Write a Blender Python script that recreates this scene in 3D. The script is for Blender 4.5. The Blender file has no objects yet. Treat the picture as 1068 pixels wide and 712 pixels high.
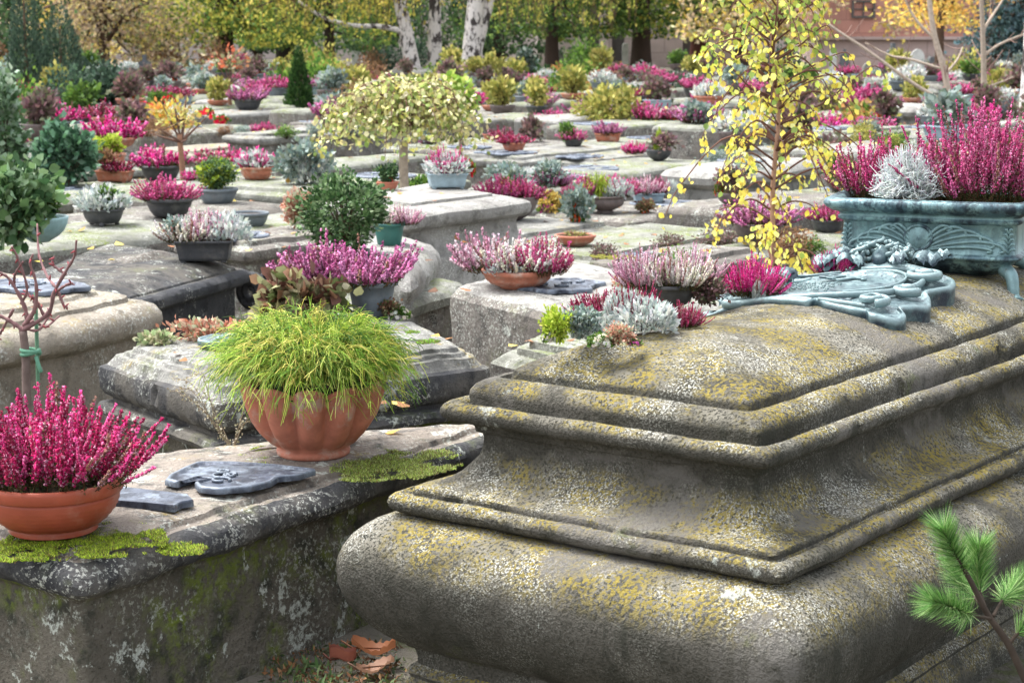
import bpy, math, random
import numpy as np
from mathutils import noise, Vector
random.seed(7); RS = np.random.RandomState(11)
SC = bpy.context.scene; COL = SC.collection
# ------------------------------------------------------------------ camera model
F, CX, CY, HY, EYE = 2000.0, 534.0, 356.0, 20.0, 1.7
PITCH = math.atan((CY-HY)/F)
def ray(x, y):
    r = np.array([(x-CX)/F, 1.0, -(y-CY)/F]); c, s = math.cos(-PITCH), math.sin(-PITCH)
    return np.array([r[0], r[1]*c-r[2]*s, r[1]*s+r[2]*c])
def at(x, y, z=0.0):                       # point of the horizontal plane z seen at a picture position
    r = ray(x, y); t = (z-EYE)/r[2]; p = r*t; p[2] = z; return p
def atd(x, d, z=0.0):                      # point at ground distance d
    return np.array([(x-CX)/F*d, d, z])
def proj(P):
    c, s = math.cos(PITCH), math.sin(PITCH); x, y, z = P[0], P[1], P[2]-EYE
    d = y*c-z*s; u = y*s+z*c
    return CX+F*x/d, CY-F*u/d
BD = np.array([.5955, .8033, 0.0]); AD = np.array([.8033, -.5955, 0.0])   # grave axes: long, across
YAW = math.atan2(-.5955, .8033)
def L(r, g, b, k=1.0):                     # sRGB 0..255 to linear
    f = lambda c: (c/255/12.92 if c <= 10 else ((c/255+.055)/1.055)**2.4)
    return np.array([f(r), f(g), f(b)])*k
# ------------------------------------------------------------------ mesh builder
class MB:
    def __init__(s): s.v = []; s.q = []; s.t = []; s.c = []; s.n = 0
    def add(s, v, faces, col=(.5, .5, .5)):
        v = np.asarray(v, float).reshape(-1, 3); c = np.asarray(col, float)
        if c.ndim == 1: c = np.tile(c[:3], (len(v), 1))
        s.v.append(v); s.c.append(c)
        for f in faces:
            f = np.asarray(f, int)
            if f.size == 0: continue
            (s.q if f.shape[1] == 4 else s.t).append(f+s.n)
        s.n += len(v); return s
    def mesh(s, name, mat, smooth=True, sharp=0):
        m = bpy.data.meshes.new(name)
        v = np.concatenate(s.v) if s.v else np.zeros((0, 3))
        q = np.concatenate(s.q) if s.q else np.zeros((0, 4), int); t = np.concatenate(s.t) if s.t else np.zeros((0, 3), int)
        m.vertices.add(len(v)); m.vertices.foreach_set('co', v.astype(np.float32).ravel())
        m.loops.add(q.size+t.size); m.loops.foreach_set('vertex_index', np.concatenate([q.ravel(), t.ravel()]).astype(np.int32))
        m.polygons.add(len(q)+len(t))
        st = np.concatenate([np.arange(len(q))*4, q.size+np.arange(len(t))*3]).astype(np.int32)
        m.polygons.foreach_set('loop_start', st)
        m.polygons.foreach_set('use_smooth', np.full(len(st), smooth))
        a = m.color_attributes.new('col', 'FLOAT_COLOR', 'POINT')
        c = np.concatenate(s.c) if s.c else np.zeros((0, 3))
        a.data.foreach_set('color', np.concatenate([c, np.ones((len(c), 1))], 1).astype(np.float32).ravel())
        m.update(calc_edges=True); m.validate()
        if sharp: m.set_sharp_from_angle(angle=sharp)
        m.materials.append(mat); return m
def link(name, mesh, parent=None, label=None, cat=None, group=None, kind=None, loc=(0, 0, 0), rz=0):
    o = bpy.data.objects.new(name, mesh); COL.objects.link(o)
    o.location = [float(q) for q in loc]; o.rotation_euler = (0, 0, rz)
    if parent: o.parent = parent
    if label: o['label'] = label
    if cat: o['category'] = cat
    if group: o['group'] = group
    if kind: o['kind'] = kind
    return o
def thing(name, label, cat, loc=(0, 0, 0), rz=0, group=None, s=1.0):
    o = link(name, None, None, label, cat, group, None, loc, rz); o.empty_display_size = .1; o.scale = (s, s, s); return o
# ------------------------------------------------------------------ geometry helpers
def frames(d):                              # orthonormal frames with z along d
    d = d/np.linalg.norm(d, axis=-1, keepdims=True)
    h = np.where(np.abs(d[..., 2:3]) > .9, np.array([1., 0, 0]), np.array([0, 0, 1.]))
    x = np.cross(h, d); x /= np.linalg.norm(x, axis=-1, keepdims=True); y = np.cross(d, x)
    return np.stack([x, y, d], -1)
def rnd_dirs(n, rs, up=0.0):
    d = rs.normal(size=(n, 3)); d[:, 2] += up; return d/np.linalg.norm(d, axis=1, keepdims=True)
def inst(mb, tv, tf, pos, R, s, col, tipcol=None):
    n = len(pos); k = len(tv); s = np.asarray(s, float)
    if s.ndim == 0: s = np.full(n, s)
    v = np.einsum('nij,kj->nki', R, tv)*s[:, None, None]+pos[:, None, :]
    c = np.repeat(np.asarray(col)[:, None, :], k, 1)
    f = (np.asarray(tf)[None]+(np.arange(n)*k)[:, None, None]).reshape(-1, len(tf[0]))
    mb.add(v.reshape(-1, 3), [f], c.reshape(-1, 3))
def tubes(mb, P, rad, sides=3, col=(.2, .15, .1)):          # P (n,k,3), rad (k,) or (n,k)
    P = np.asarray(P, float); n, k, _ = P.shape
    T = np.gradient(P, axis=1); R = frames(T+1e-9)
    rad = np.broadcast_to(np.asarray(rad, float), (n, k))
    a = np.arange(sides)*2*math.pi/sides
    ring = np.stack([np.cos(a), np.sin(a), 0*a], 1)
    v = np.einsum('nkij,sj->nksi', R, ring)*rad[..., None, None]+P[:, :, None, :]
    base = (np.arange(n)*k*sides)[:, None, None]+(np.arange(k-1)*sides)[None, :, None]
    j = np.arange(sides)[None, None, :]; j2 = (j+1) % sides
    f = np.stack([base+j, base+j2, base+sides+j2, base+sides+j], -1).reshape(-1, 4)
    c = np.asarray(col, float)
    if c.ndim == 2: c = np.repeat(c, k*sides, 0)
    mb.add(v.reshape(-1, 3), [f], c)
def tube(mb, pts, rad, sides=8, col=(.2, .15, .1)):          # one smooth tube with end caps, consistent frame
    P = np.asarray(pts, float); k = len(P); rad = np.broadcast_to(np.asarray(rad, float), (k,))
    T = np.gradient(P, axis=0); T /= np.linalg.norm(T, axis=1, keepdims=True)+1e-12
    x = np.cross(T[0], [0, 0, 1.]) if abs(T[0][2]) < .9 else np.cross(T[0], [1., 0, 0]); x /= np.linalg.norm(x)
    V = []
    for i in range(k):
        x = x-T[i]*(x@T[i]); x /= np.linalg.norm(x)+1e-12; y = np.cross(T[i], x)
        for j in range(sides):
            a = 2*math.pi*j/sides; V.append(P[i]+(x*math.cos(a)+y*math.sin(a))*rad[i])
    V += [P[0], P[-1]]
    q = [(i*sides+j, i*sides+(j+1) % sides, (i+1)*sides+(j+1) % sides, (i+1)*sides+j) for i in range(k-1) for j in range(sides)]
    t = [((j+1) % sides, j, k*sides) for j in range(sides)]+[((k-1)*sides+j, (k-1)*sides+(j+1) % sides, k*sides+1) for j in range(sides)]
    mb.add(V, [q, t], col)
def spline(pts, n):                         # Catmull-Rom through points
    P = np.asarray(pts, float); P = np.vstack([2*P[0]-P[1], P, 2*P[-1]-P[-2]]); out = []
    m = len(P)-3
    for u in np.linspace(0, m-1e-6, n):
        i = int(u); t = u-i; a, b, c, d = P[i:i+4]
        out.append(.5*((2*b)+(c-a)*t+(2*a-5*b+4*c-d)*t*t+(-a+3*b-3*c+d)*t**3))
    return np.array(out)
def lathe(mb, prof, n=32, col=(.5, .5, .5), flutes=0, famp=0.0, fz=(0, 1)):
    V = []; q = []
    for i, (r, z) in enumerate(prof):
        for j in range(n):
            a = 2*math.pi*j/n; rr = r; zz = z
            if flutes and fz[0] <= i <= fz[1]:
                w = abs(math.sin(flutes*a/2)); rr = r*(1-famp*(1-w)**2.2*1.0)
                if i > fz[1]-3 or i <= fz[0]+2: pass
                zz = z-(.05*(1-w)**3 if i in (fz[1], fz[1]-1, fz[1]+1) else 0)
            V.append((rr*math.cos(a), rr*math.sin(a), zz))
    for i in range(len(prof)-1):
        for j in range(n): q.append((i*n+j, i*n+(j+1) % n, (i+1)*n+(j+1) % n, (i+1)*n+j))
    mb.add(V, [q], col)
def box(mb, c, s, col=(.5, .5, .5), R=None):
    v = np.array([[x, y, z] for x in (-.5, .5) for y in (-.5, .5) for z in (-.5, .5)])*np.array(s)
    if R is not None: v = v@np.asarray(R).T
    mb.add(v+np.array(c), [[(0, 1, 3, 2), (4, 6, 7, 5), (0, 4, 5, 1), (2, 3, 7, 6), (0, 2, 6, 4), (1, 5, 7, 3)]], col)
def nz3(p, s, o=0.0): return noise.noise(Vector((p[0]*s+o, p[1]*s-o, p[2]*s+2*o)))
def ring(quad, d, z, r, nl, nw, nc):
    """outline of a 4-sided plan moved out by d, corners rounded by r"""
    Q = [np.array(q[:2], float) for q in quad]; lines = []
    cen = sum(Q)/4
    for i in range(4):
        a, b = Q[i], Q[(i+1) % 4]; t = (b-a)/np.linalg.norm(b-a); n = np.array([t[1], -t[0]])
        if n@((a+b)/2-cen) < 0: n = -n
        lines.append((a+n*d, t))
    C = []
    for i in range(4):
        p, t = lines[i-1]; p2, t2 = lines[i]
        M = np.array([t, -t2]).T; u = np.linalg.solve(M, p2-p); C.append(p+t*u[0])
    out = []
    for i in range(4):
        c = C[i]; pv, nx = C[i-1], C[(i+1) % 4]
        e1 = (pv-c); l1 = np.linalg.norm(e1); e1 /= l1; e2 = (nx-c); l2 = np.linalg.norm(e2); e2 /= l2
        rr = min(r, .45*l1, .45*l2); s0, s1 = c+e1*rr, c+e2*rr
        for k in range(nc+1):
            t = k/nc; out.append((1-t)**2*s0+2*t*(1-t)*c+t*t*s1)
        n = nl if i % 2 == 0 else nw
        r2 = min(r, .45*l2)
        a = s1; b = nx-e2*min(r, .45*l2)
        for k in range(1, n): out.append(a+(b-a)*k/n)
    return [(p[0], p[1], z) for p in out]
def rings_mesh(mb, rings, cap=True, amp=0.0, wob=0.0, seed=0.0, chip=0.0, org=(0, 0, 0), pit=0.0, nw=0):
    V = np.array([p for r in rings for p in r]); n = len(rings[0]); k = len(rings)
    if amp or wob or chip or pit:
        for i, p in enumerate(V):
            d = np.array([nz3(p, 9, seed), nz3(p, 9, seed+31), nz3(p, 9, seed+57)])*amp
            d += np.array([nz3(p, 34, seed), nz3(p, 34, seed+3), nz3(p, 34, seed+7)])*amp*.45
            if wob: d += np.array([nz3(p, 1.7, seed), nz3(p, 1.7, seed+5), nz3(p, 1.7, seed+9)])*wob
            if pit:
                c = nz3(p, 23, seed+140)+.5*nz3(p, 6, seed+170)
                if c > .45: d += -np.array([p[0]-org[0], p[1]-org[1], 0])/(math.hypot(p[0]-org[0], p[1]-org[1])+1e-6)*pit*(c-.45)*3-np.array([0, 0, pit])*(c-.45)
            if chip:
                c = nz3(p, 5.5, seed+80)
                if c > .42: d += np.array([0, 0, -1.0])*chip*(c-.42)*5
            V[i] = p+d
    j = np.arange(n); j2 = (j+1) % n
    q = np.concatenate([np.stack([i*n+j, i*n+j2, (i+1)*n+j2, (i+1)*n+j], 1) for i in range(k-1)])
    V = V-np.array(org)
    mb.add(V, [q])
    if cap:
        top = V[(k-1)*n:]; c = top.mean(0)
        if nw and nw % 2 == 0:
            m = n-1-(nw-2)//2; ix = lambda i: i % n; mb.add(top, [[(ix(m+j), ix(m+j+1), ix(m-j-1), ix(m-j)) for j in range(1, n//2-1)], [(ix(m), ix(m+1), ix(m-1)), (ix(m+n//2-1), ix(m+n//2), ix(m-n//2+1))]]); return
        mb.add(np.vstack([top, c]), [[(a, b, n) for a, b in zip(range(n), list(range(1, n))+[0])]])
# ------------------------------------------------------------------ materials
def newmat(name):
    m = bpy.data.materials.new(name); m.use_nodes = True; nt = m.node_tree
    for n in list(nt.nodes): nt.nodes.remove(n)
    return m, nt
class NT:
    def __init__(s, nt): s.nt = nt; s.pos = None
    def n(s, t, **kw):
        x = s.nt.nodes.new(t)
        for k, v in kw.items(): setattr(x, k, v)
        return x
    def l(s, a, b): s.nt.links.new(a, b)
    def geo(s):
        if s.pos is None: s.pos = s.n('ShaderNodeNewGeometry')
        return s.pos
    def noise(s, scale, detail=3, rough=.55, off=0.0, vec=None, dist=0.0):
        x = s.n('ShaderNodeTexNoise'); x.inputs['Scale'].default_value = scale; x.inputs['Detail'].default_value = detail
        x.inputs['Roughness'].default_value = rough; x.inputs['Distortion'].default_value = dist
        v = vec or s.geo().outputs['Position']
        if off:
            a = s.n('ShaderNodeVectorMath', operation='ADD'); s.l(v, a.inputs[0]); a.inputs[1].default_value = (off, off*.7, off*1.3); v = a.outputs[0]
        s.l(v, x.inputs['Vector']); return x.outputs['Fac']
    def ramp(s, fac, a, b):
        m = s.n('ShaderNodeMapRange'); m.interpolation_type = 'SMOOTHSTEP'; s.l(fac, m.inputs['Value'])
        m.inputs['From Min'].default_value = a; m.inputs['From Max'].default_value = b; return m.outputs['Result']
    def mul(s, a, b, op='MULTIPLY'):
        m = s.n('ShaderNodeMath', operation=op)
        for i, q in enumerate((a, b)):
            if isinstance(q, (int, float)): m.inputs[i].default_value = q
            else: s.l(q, m.inputs[i])
        return m.outputs[0]
    def mix(s, fac, a, b):
        m = s.n('ShaderNodeMix', data_type='RGBA')
        if isinstance(fac, (int, float)): m.inputs['Factor'].default_value = fac
        else: s.l(fac, m.inputs['Factor'])
        for k, q in (('A', a), ('B', b)):
            i = [z for z in m.inputs if z.name == k and z.type == 'RGBA'][0]
            if hasattr(q, 'node'): s.l(q, i)
            else: i.default_value = (q[0], q[1], q[2], 1)
        return [z for z in m.outputs if z.type == 'RGBA'][0]
    def out(s, col, rough=.8, bump=None, bstr=.5, bdist=.004, metal=0.0, spec=.3, trans=0.0):
        p = s.n('ShaderNodeBsdfPrincipled'); o = s.n('ShaderNodeOutputMaterial')
        if hasattr(col, 'node'): s.l(col, p.inputs['Base Color'])
        else: p.inputs['Base Color'].default_value = (col[0], col[1], col[2], 1)
        if hasattr(rough, 'node'): s.l(rough, p.inputs['Roughness'])
        else: p.inputs['Roughness'].default_value = rough
        p.inputs['Metallic'].default_value = metal; p.inputs['Specular IOR Level'].default_value = spec
        if bump is not None:
            b = s.n('ShaderNodeBump'); b.inputs['Strength'].default_value = bstr; b.inputs['Distance'].default_value = bdist
            s.l(bump, b.inputs['Height']); s.l(b.outputs[0], p.inputs['Normal'])
        sh = p.outputs[0]
        if trans:
            t = s.n('ShaderNodeBsdfTranslucent'); mx = s.n('ShaderNodeMixShader'); mx.inputs[0].default_value = trans
            if hasattr(col, 'node'): s.l(col, t.inputs[0])
            s.l(sh, mx.inputs[1]); s.l(t.outputs[0], mx.inputs[2]); sh = mx.outputs[0]
        s.l(sh, o.inputs['Surface'])
def stone(name, c1, c2, dark, yellow=0.0, pale=.5, moss=0.0, grime=.5, ycol=(.40, .29, .05), pcol=(.50, .51, .46), fine=150., bs=.6, upall=0.0, big=0.0, mossv=0.0):
    m, nt = newmat(name); k = NT(nt)
    sep = k.n('ShaderNodeSeparateXYZ'); k.l(k.geo().outputs['Normal'], sep.inputs[0])
    up = k.ramp(sep.outputs['Z'], .0, .75)
    if upall: up = k.mul(k.mul(up, 1-upall), upall, 'ADD')
    n3 = k.noise(3.1, 5, .6); n14 = k.noise(13, 6, .65, 4.0); nf = k.noise(fine, 3, .7, 9.0); n40 = k.noise(42, 5, .65, 2.0)
    col = k.mix(k.ramp(n3, .36, .64), c1, c2)
    col = k.mix(k.mul(k.ramp(n14, .47, .66), grime), col, dark)
    col = k.mix(k.mul(k.ramp(nf, .56, .70), .75), col, tuple(q*.38 for q in c1))
    if moss or mossv:
        mm = k.mul(k.ramp(k.noise(4.3, 5, .65, 13.), .57-.14*max(moss, mossv), .66), k.ramp(n40, .38, .6))
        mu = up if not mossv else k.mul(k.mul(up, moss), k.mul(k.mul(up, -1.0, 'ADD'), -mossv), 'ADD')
        col = k.mix(k.mul(mm, mu if mossv else k.mul(up, moss)), col, k.mix(n40, (.06, .10, .012), (.19, .23, .03)))
    if yellow:
        ym = k.mul(k.ramp(k.noise(6.3, 4, .6, 21.), .60-.3*yellow, .72-.2*yellow), k.ramp(k.noise(75, 4, .7, 5.), .44, .58))
        col = k.mix(k.mul(k.mul(ym, up), min(1, .6+.4*yellow)), col, k.mix(k.noise(30, 2), ycol, tuple(q*.55 for q in ycol)))
    if pale:
        pm = k.mul(k.ramp(k.noise(4.4, 4, .65, 33.), .58-.28*pale, .72-.12*pale), k.ramp(k.noise(fine*.62, 3, .7, 17.), .53, .61))
        col = k.mix(k.mul(pm, .85), col, pcol)
    if big:
        bm = k.mul(k.ramp(k.noise(7.5, 7, .7, 51., dist=.4), .60-.06*big, .635-.06*big), k.ramp(k.noise(48, 4, .75, 57.), .43, .55))
        col = k.mix(k.mul(bm, .9), col, k.mix(n14, (.34, .37, .31), (.58, .60, .55)))
    h = k.mul(k.mul(nf, .5), k.mul(k.mul(n40, 1.0), k.mul(n14, 1.6), 'ADD'), 'ADD')
    k.out(col, .93, h, bs, .012, spec=.12); return m
def colmat(name, rough=.65, trans=.25, spec=.25, var=.25, nscale=30., metal=0.0):
    m, nt = newmat(name); k = NT(nt)
    a = k.n('ShaderNodeAttribute', attribute_name='col'); c = a.outputs['Color']
    if var:
        h = k.n('ShaderNodeHueSaturation'); k.l(c, h.inputs['Color'])
        v = k.mul(k.mul(k.noise(nscale, 2), 2*var), 1-var, 'ADD'); k.l(v, h.inputs['Value']); c = h.outputs[0]
    k.out(c, rough, trans=trans, spec=spec, metal=metal); return m
def bronze(name, base, lite, dark, metal=.35, rough=.42, streak=1.0, up_pale=.0):
    m, nt = newmat(name); k = NT(nt); g = k.geo(); mp = k.n('ShaderNodeMapping'); mp.inputs['Scale'].default_value = (1, 1, streak); k.l(g.outputs['Position'], mp.inputs[0]); v = mp.outputs[0]
    sep = k.n('ShaderNodeSeparateXYZ'); k.l(g.outputs['Normal'], sep.inputs[0]); up = k.ramp(sep.outputs['Z'], .1, .9)
    n1 = k.noise(20, 6, .7, vec=v); n2 = k.noise(60, 4, .7, 7.); n3 = k.noise(240, 2, .6, 3.); n4 = k.noise(13, 6, .72, 15., vec=v)
    col = k.mix(k.ramp(n1, .40, .60), base, dark); lt = k.mul(k.ramp(n4, .46, .62), k.ramp(n2, .32, .58))
    if up_pale: lt = k.mul(lt, k.mul(k.mul(up, up_pale), 1-up_pale, 'ADD')); lt = k.mul(lt, k.mul(k.mul(up, up_pale*.45), k.ramp(n2, .3, .6)), 'MAXIMUM')  # lite colour comes through more where the surface faces up
    col = k.mix(lt, col, lite); pt = k.ramp(g.outputs['Pointiness'], .51, .57); col = k.mix(k.mul(pt, .55), col, lite)
    col = k.mix(k.mul(k.ramp(k.noise(26, 5, .7, 40., vec=v), .58, .68), .5), col, (.085, .065, .055))
    k.out(col, k.mul(k.mul(n1, .35), rough-.12, 'ADD'), k.mul(n2, k.mul(n3, .4), 'ADD'), .4, .005, metal=metal, spec=.4); return m
def plain(name, c, rough=.6, spec=.35, var=.2, scale=25, dirt=None, dirtamt=.4, bs=.2, metal=0):
    m, nt = newmat(name); k = NT(nt); n1 = k.noise(scale, 5, .65); n2 = k.noise(scale*6, 3, .6, 4.)
    col = k.mix(k.ramp(n1, .3, .7), tuple(q*(1-var) for q in c), tuple(min(1, q*(1+var)) for q in c))
    if dirt is not None: col = k.mix(k.mul(k.ramp(k.noise(scale*.5, 6, .7, 9.), .48, .68), dirtamt), col, dirt)
    k.out(col, k.mul(k.mul(n1, .3), rough-.15, 'ADD'), n2, bs, .003, spec=spec, metal=metal); return m
M = {}
def mainstone(name):
    m, nt = newmat(name); k = NT(nt); sep = k.n('ShaderNodeSeparateXYZ'); k.l(k.geo().outputs['Normal'], sep.inputs[0]); up = k.ramp(sep.outputs['Z'], .10, .80)
    n3 = k.noise(2.6, 5, .6); n14 = k.noise(11, 6, .7, 4.0); n40 = k.noise(45, 5, .7, 2.0); a = k.noise(150, 2, .6, 9.0); b = k.noise(120, 2, .6, 31.); c = k.noise(230, 2, .6, 17.)
    col = k.mix(k.ramp(n3, .36, .64), (.056, .053, .044), (.090, .084, .071)); col = k.mix(k.mul(k.ramp(n14, .46, .64), .7), col, (.045, .044, .035))
    crust = k.mul(k.ramp(k.noise(7, 5, .65, 71.), .34, .62), up); col = k.mix(k.mul(crust, .70), col, (.225, .21, .17))          # thin grey crust lichen on what faces up
    col = k.mix(k.mul(k.ramp(a, .50, .60), k.mul(k.mul(crust, .45), .55, 'ADD')), col, (.032, .031, .025))
    yc = k.mul(k.ramp(k.noise(5.5, 5, .65, 21.), .40, .60), up); col = k.mix(k.mul(k.mul(k.ramp(b, .46, .54), yc), .9), col, k.mix(n40, (.30, .235, .05), (.17, .135, .03)))
    wc = k.mul(k.mul(k.ramp(k.noise(6.5, 5, .65, 33.), .43, .64), .85), k.mul(k.mul(up, .75), .25, 'ADD')); col = k.mix(k.mul(k.ramp(c, .53, .60), wc), col, (.52, .52, .46))
    pc = k.mul(k.ramp(k.noise(3.3, 7, .72, 91., dist=.5), .63, .66), k.ramp(n40, .36, .52)); col = k.mix(k.mul(pc, .85), col, (.36, .38, .34))  # a few larger pale rosettes
    br = k.mul(k.ramp(k.noise(1.7, 6, .65, 140., dist=.6), .56, .62), k.ramp(k.noise(22, 4, .7, 150.), .32, .5)); col = k.mix(k.mul(br, .8), col, k.mix(n14, (.112, .102, .090), (.155, .147, .134)))   # bare pinkish stone
    mp = k.n('ShaderNodeMapping'); mp.inputs['Scale'].default_value = (1, 1, .16); k.l(k.geo().outputs['Position'], mp.inputs[0])
    sk = k.mul(k.ramp(k.noise(9, 5, .7, 60., vec=mp.outputs[0]), .52, .66), k.mul(k.mul(up, -1.0), 1.0, 'ADD')); col = k.mix(k.mul(sk, .7), col, (.035, .036, .028))
    gm = k.mul(k.ramp(k.noise(2.3, 5, .7, 77.), .60, .68), k.ramp(n40, .4, .55)); col = k.mix(k.mul(gm, .6), col, (.10, .12, .035))
    h = k.mul(k.mul(k.mul(a, .7), k.mul(c, .5), 'ADD'), k.mul(k.mul(n40, .9), k.mul(n14, 1.0), 'ADD'), 'ADD'); k.out(col, .93, h, .8, .009, spec=.1); return m
M['main'] = mainstone('lichen_sandstone'); M['crust'] = stone('lichen_sandstone', (.21, .18, .14), (.27, .235, .19), (.085, .080, .062), yellow=.95, pale=.80, grime=.6, big=.15, bs=.9, ycol=(.36, .25, .035))
M['left'] = stone('sooty_sandstone', (.22, .19, .16), (.29, .255, .22), (.060, .062, .062), yellow=.1, pale=.55, moss=.25, grime=.8, big=.35, bs=.8)
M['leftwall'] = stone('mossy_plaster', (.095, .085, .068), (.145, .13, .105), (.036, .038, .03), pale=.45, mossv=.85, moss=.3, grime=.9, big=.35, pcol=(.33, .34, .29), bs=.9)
M['black'] = stone('blackened_sandstone', (.055, .057, .062), (.085, .085, .088), (.025, .026, .028), pale=.25, grime=.6, moss=.3, bs=.5)
M['blackedge'] = stone('blackened_moulding', (.060, .061, .065), (.125, .115, .10), (.030, .031, .034), pale=.45, grime=.8, moss=.25, big=.1, bs=.6)
M['grey'] = stone('grey_sandstone', (.185, .182, .168), (.275, .27, .25), (.065, .065, .06), pale=.7, yellow=.15, moss=.5, grime=.65, bs=.7)
M['pale'] = stone('pale_sandstone', (.25, .24, .225), (.33, .32, .30), (.115, .11, .10), pale=.75, grime=.65, bs=.7, moss=.15)
M['tan'] = stone('tan_sandstone', (.24, .21, .17), (.31, .275, .225), (.10, .092, .075), pale=.6, yellow=.15, moss=.5, grime=.6, bs=.7)
M['dark'] = stone('dark_sandstone', (.15, .135, .12), (.21, .19, .17), (.055, .055, .052), pale=.8, moss=.45, mossv=.25, grime=.7, big=.4, bs=.8)
M['green'] = stone('greenish_sandstone', (.17, .172, .145), (.25, .25, .22), (.07, .075, .055), pale=.75, moss=1.0, grime=.5, bs=.7)
M['bronze'] = bronze('green_patina_bronze', (.085, .150, .175), (.24, .38, .38), (.022, .034, .046), streak=.28)
M['plaque'] = bronze('pale_patina_bronze', (.055, .098, .112), (.30, .41, .41), (.018, .028, .045), metal=.3, rough=.36, up_pale=.8)
M['slate'] = bronze('blue_grey_bronze', (.075, .09, .125), (.20, .235, .28), (.025, .03, .045), rough=.42)
M['leaf'] = colmat('foliage', .6, .28, .3)
M['petal'] = colmat('blossom', .7, .3, .15, var=.3, nscale=60)
M['far'] = colmat('distant_foliage', .7, .42, .2, var=.35, nscale=2.5)
M['wood'] = colmat('bark', .9, 0, .15, var=.45, nscale=35)
M['terra'] = plain('terracotta', (.42, .155, .098), .75, .25, .18, 22, (.46, .38, .32), .75)
M['terrared'] = plain('red_plastic_terracotta', (.30, .062, .030), .5, .4, .12, 16, (.36, .20, .15), .5, .1)
M['darkpot'] = plain('charcoal_plastic', (.045, .047, .052), .5, .4, .2, 30, (.13, .125, .115), .5)
M['greypot'] = plain('grey_blue_plastic', (.13, .155, .175), .55, .35, .15, 20, (.22, .22, .21), .4)
M['tealpot'] = plain('pale_teal_glaze', (.25, .40, .41), .4, .5, .15, 14, (.16, .2, .19), .4)
M['greenpot'] = plain('dark_green_plastic', (.04, .15, .13), .45, .4, .15, 20)
M['bluebox'] = plain('blue_grey_zinc', (.30, .40, .45), .6, .35, .15, 20, (.19, .23, .25), .5)
M['brownpot'] = plain('brown_bronze_pot', (.11, .085, .08), .5, .4, .25, 24, (.20, .16, .15), .5)
M['soil'] = plain('soil', (.045, .032, .022), .95, .1, .4, 60, None, 0, .8)
# birch bark: white with dark lenticel patches
_m, _nt = newmat('birch_bark'); _k = NT(_nt)
_mp = _k.n('ShaderNodeMapping'); _mp.inputs['Scale'].default_value = (1, 1, .55); _k.l(_k.geo().outputs['Position'], _mp.inputs[0])
_v = _k.noise(5.5, 5, .7, 3., _mp.outputs[0]); _w = _k.noise(16, 3, .6, 6., _mp.outputs[0])
_c = _k.mix(_k.ramp(_v, .51, .56), (.62, .58, .55), (.05, .042, .04)); _c = _k.mix(_k.mul(_k.ramp(_w, .57, .64), .8), _c, (.10, .08, .075))
_k.out(_c, .85, _v, .5, .02); M['birch'] = _m
# ------------------------------------------------------------------ world, sun, camera
SUN_EL, SUN_AZ = math.radians(64), math.radians(300)     # high, soft, from the far left
W = bpy.data.worlds.new('World'); SC.world = W; W.use_nodes = True; wn = W.node_tree
bg = wn.nodes['Background']; sky = wn.nodes.new('ShaderNodeTexSky'); sky.sky_type = 'NISHITA'; sky.sun_disc = False
sky.sun_elevation = SUN_EL; sky.sun_rotation = SUN_AZ; sky.dust_density = 4.0; sky.air_density = 1.0; sky.ozone_density = 1.0
hs = wn.nodes.new('ShaderNodeHueSaturation'); hs.inputs['Saturation'].default_value = .28
wn.links.new(sky.outputs[0], hs.inputs['Color']); wn.links.new(hs.outputs[0], bg.inputs[0]); bg.inputs[1].default_value = .15
sl = bpy.data.lights.new('sun', 'SUN'); sl.energy = 1.2; sl.angle = math.radians(26); sl.color = (1, .99, .97)
so = bpy.data.objects.new('sun', sl); COL.objects.link(so)
sd = Vector((math.sin(SUN_AZ)*math.cos(SUN_EL), math.cos(SUN_AZ)*math.cos(SUN_EL), math.sin(SUN_EL)))
so.rotation_euler = sd.to_track_quat('Z', 'Y').to_euler(); so.location = (-8, -10, 20)
cam = bpy.data.cameras.new('camera'); co = bpy.data.objects.new('camera', cam); COL.objects.link(co); SC.camera = co
co.location = (0, 0, EYE); co.rotation_euler = (math.pi/2-PITCH, 0, 0)
cam.sensor_width = 36; cam.lens = 36*F/1068; cam.clip_end = 2000; cam.clip_start = .05
cam.dof.use_dof = True; cam.dof.focus_distance = 4.5; cam.dof.aperture_fstop = 12
SC.view_settings.view_transform = 'Standard'; SC.view_settings.look = 'None'; SC.view_settings.exposure = 1.85; SC.view_settings.gamma = 1
SC.render.engine = 'CYCLES'; SC.cycles.use_denoising = True; SC.cycles.max_bounces = 5; SC.cycles.diffuse_bounces = 3; SC.cycles.transparent_max_bounces = 4
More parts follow.
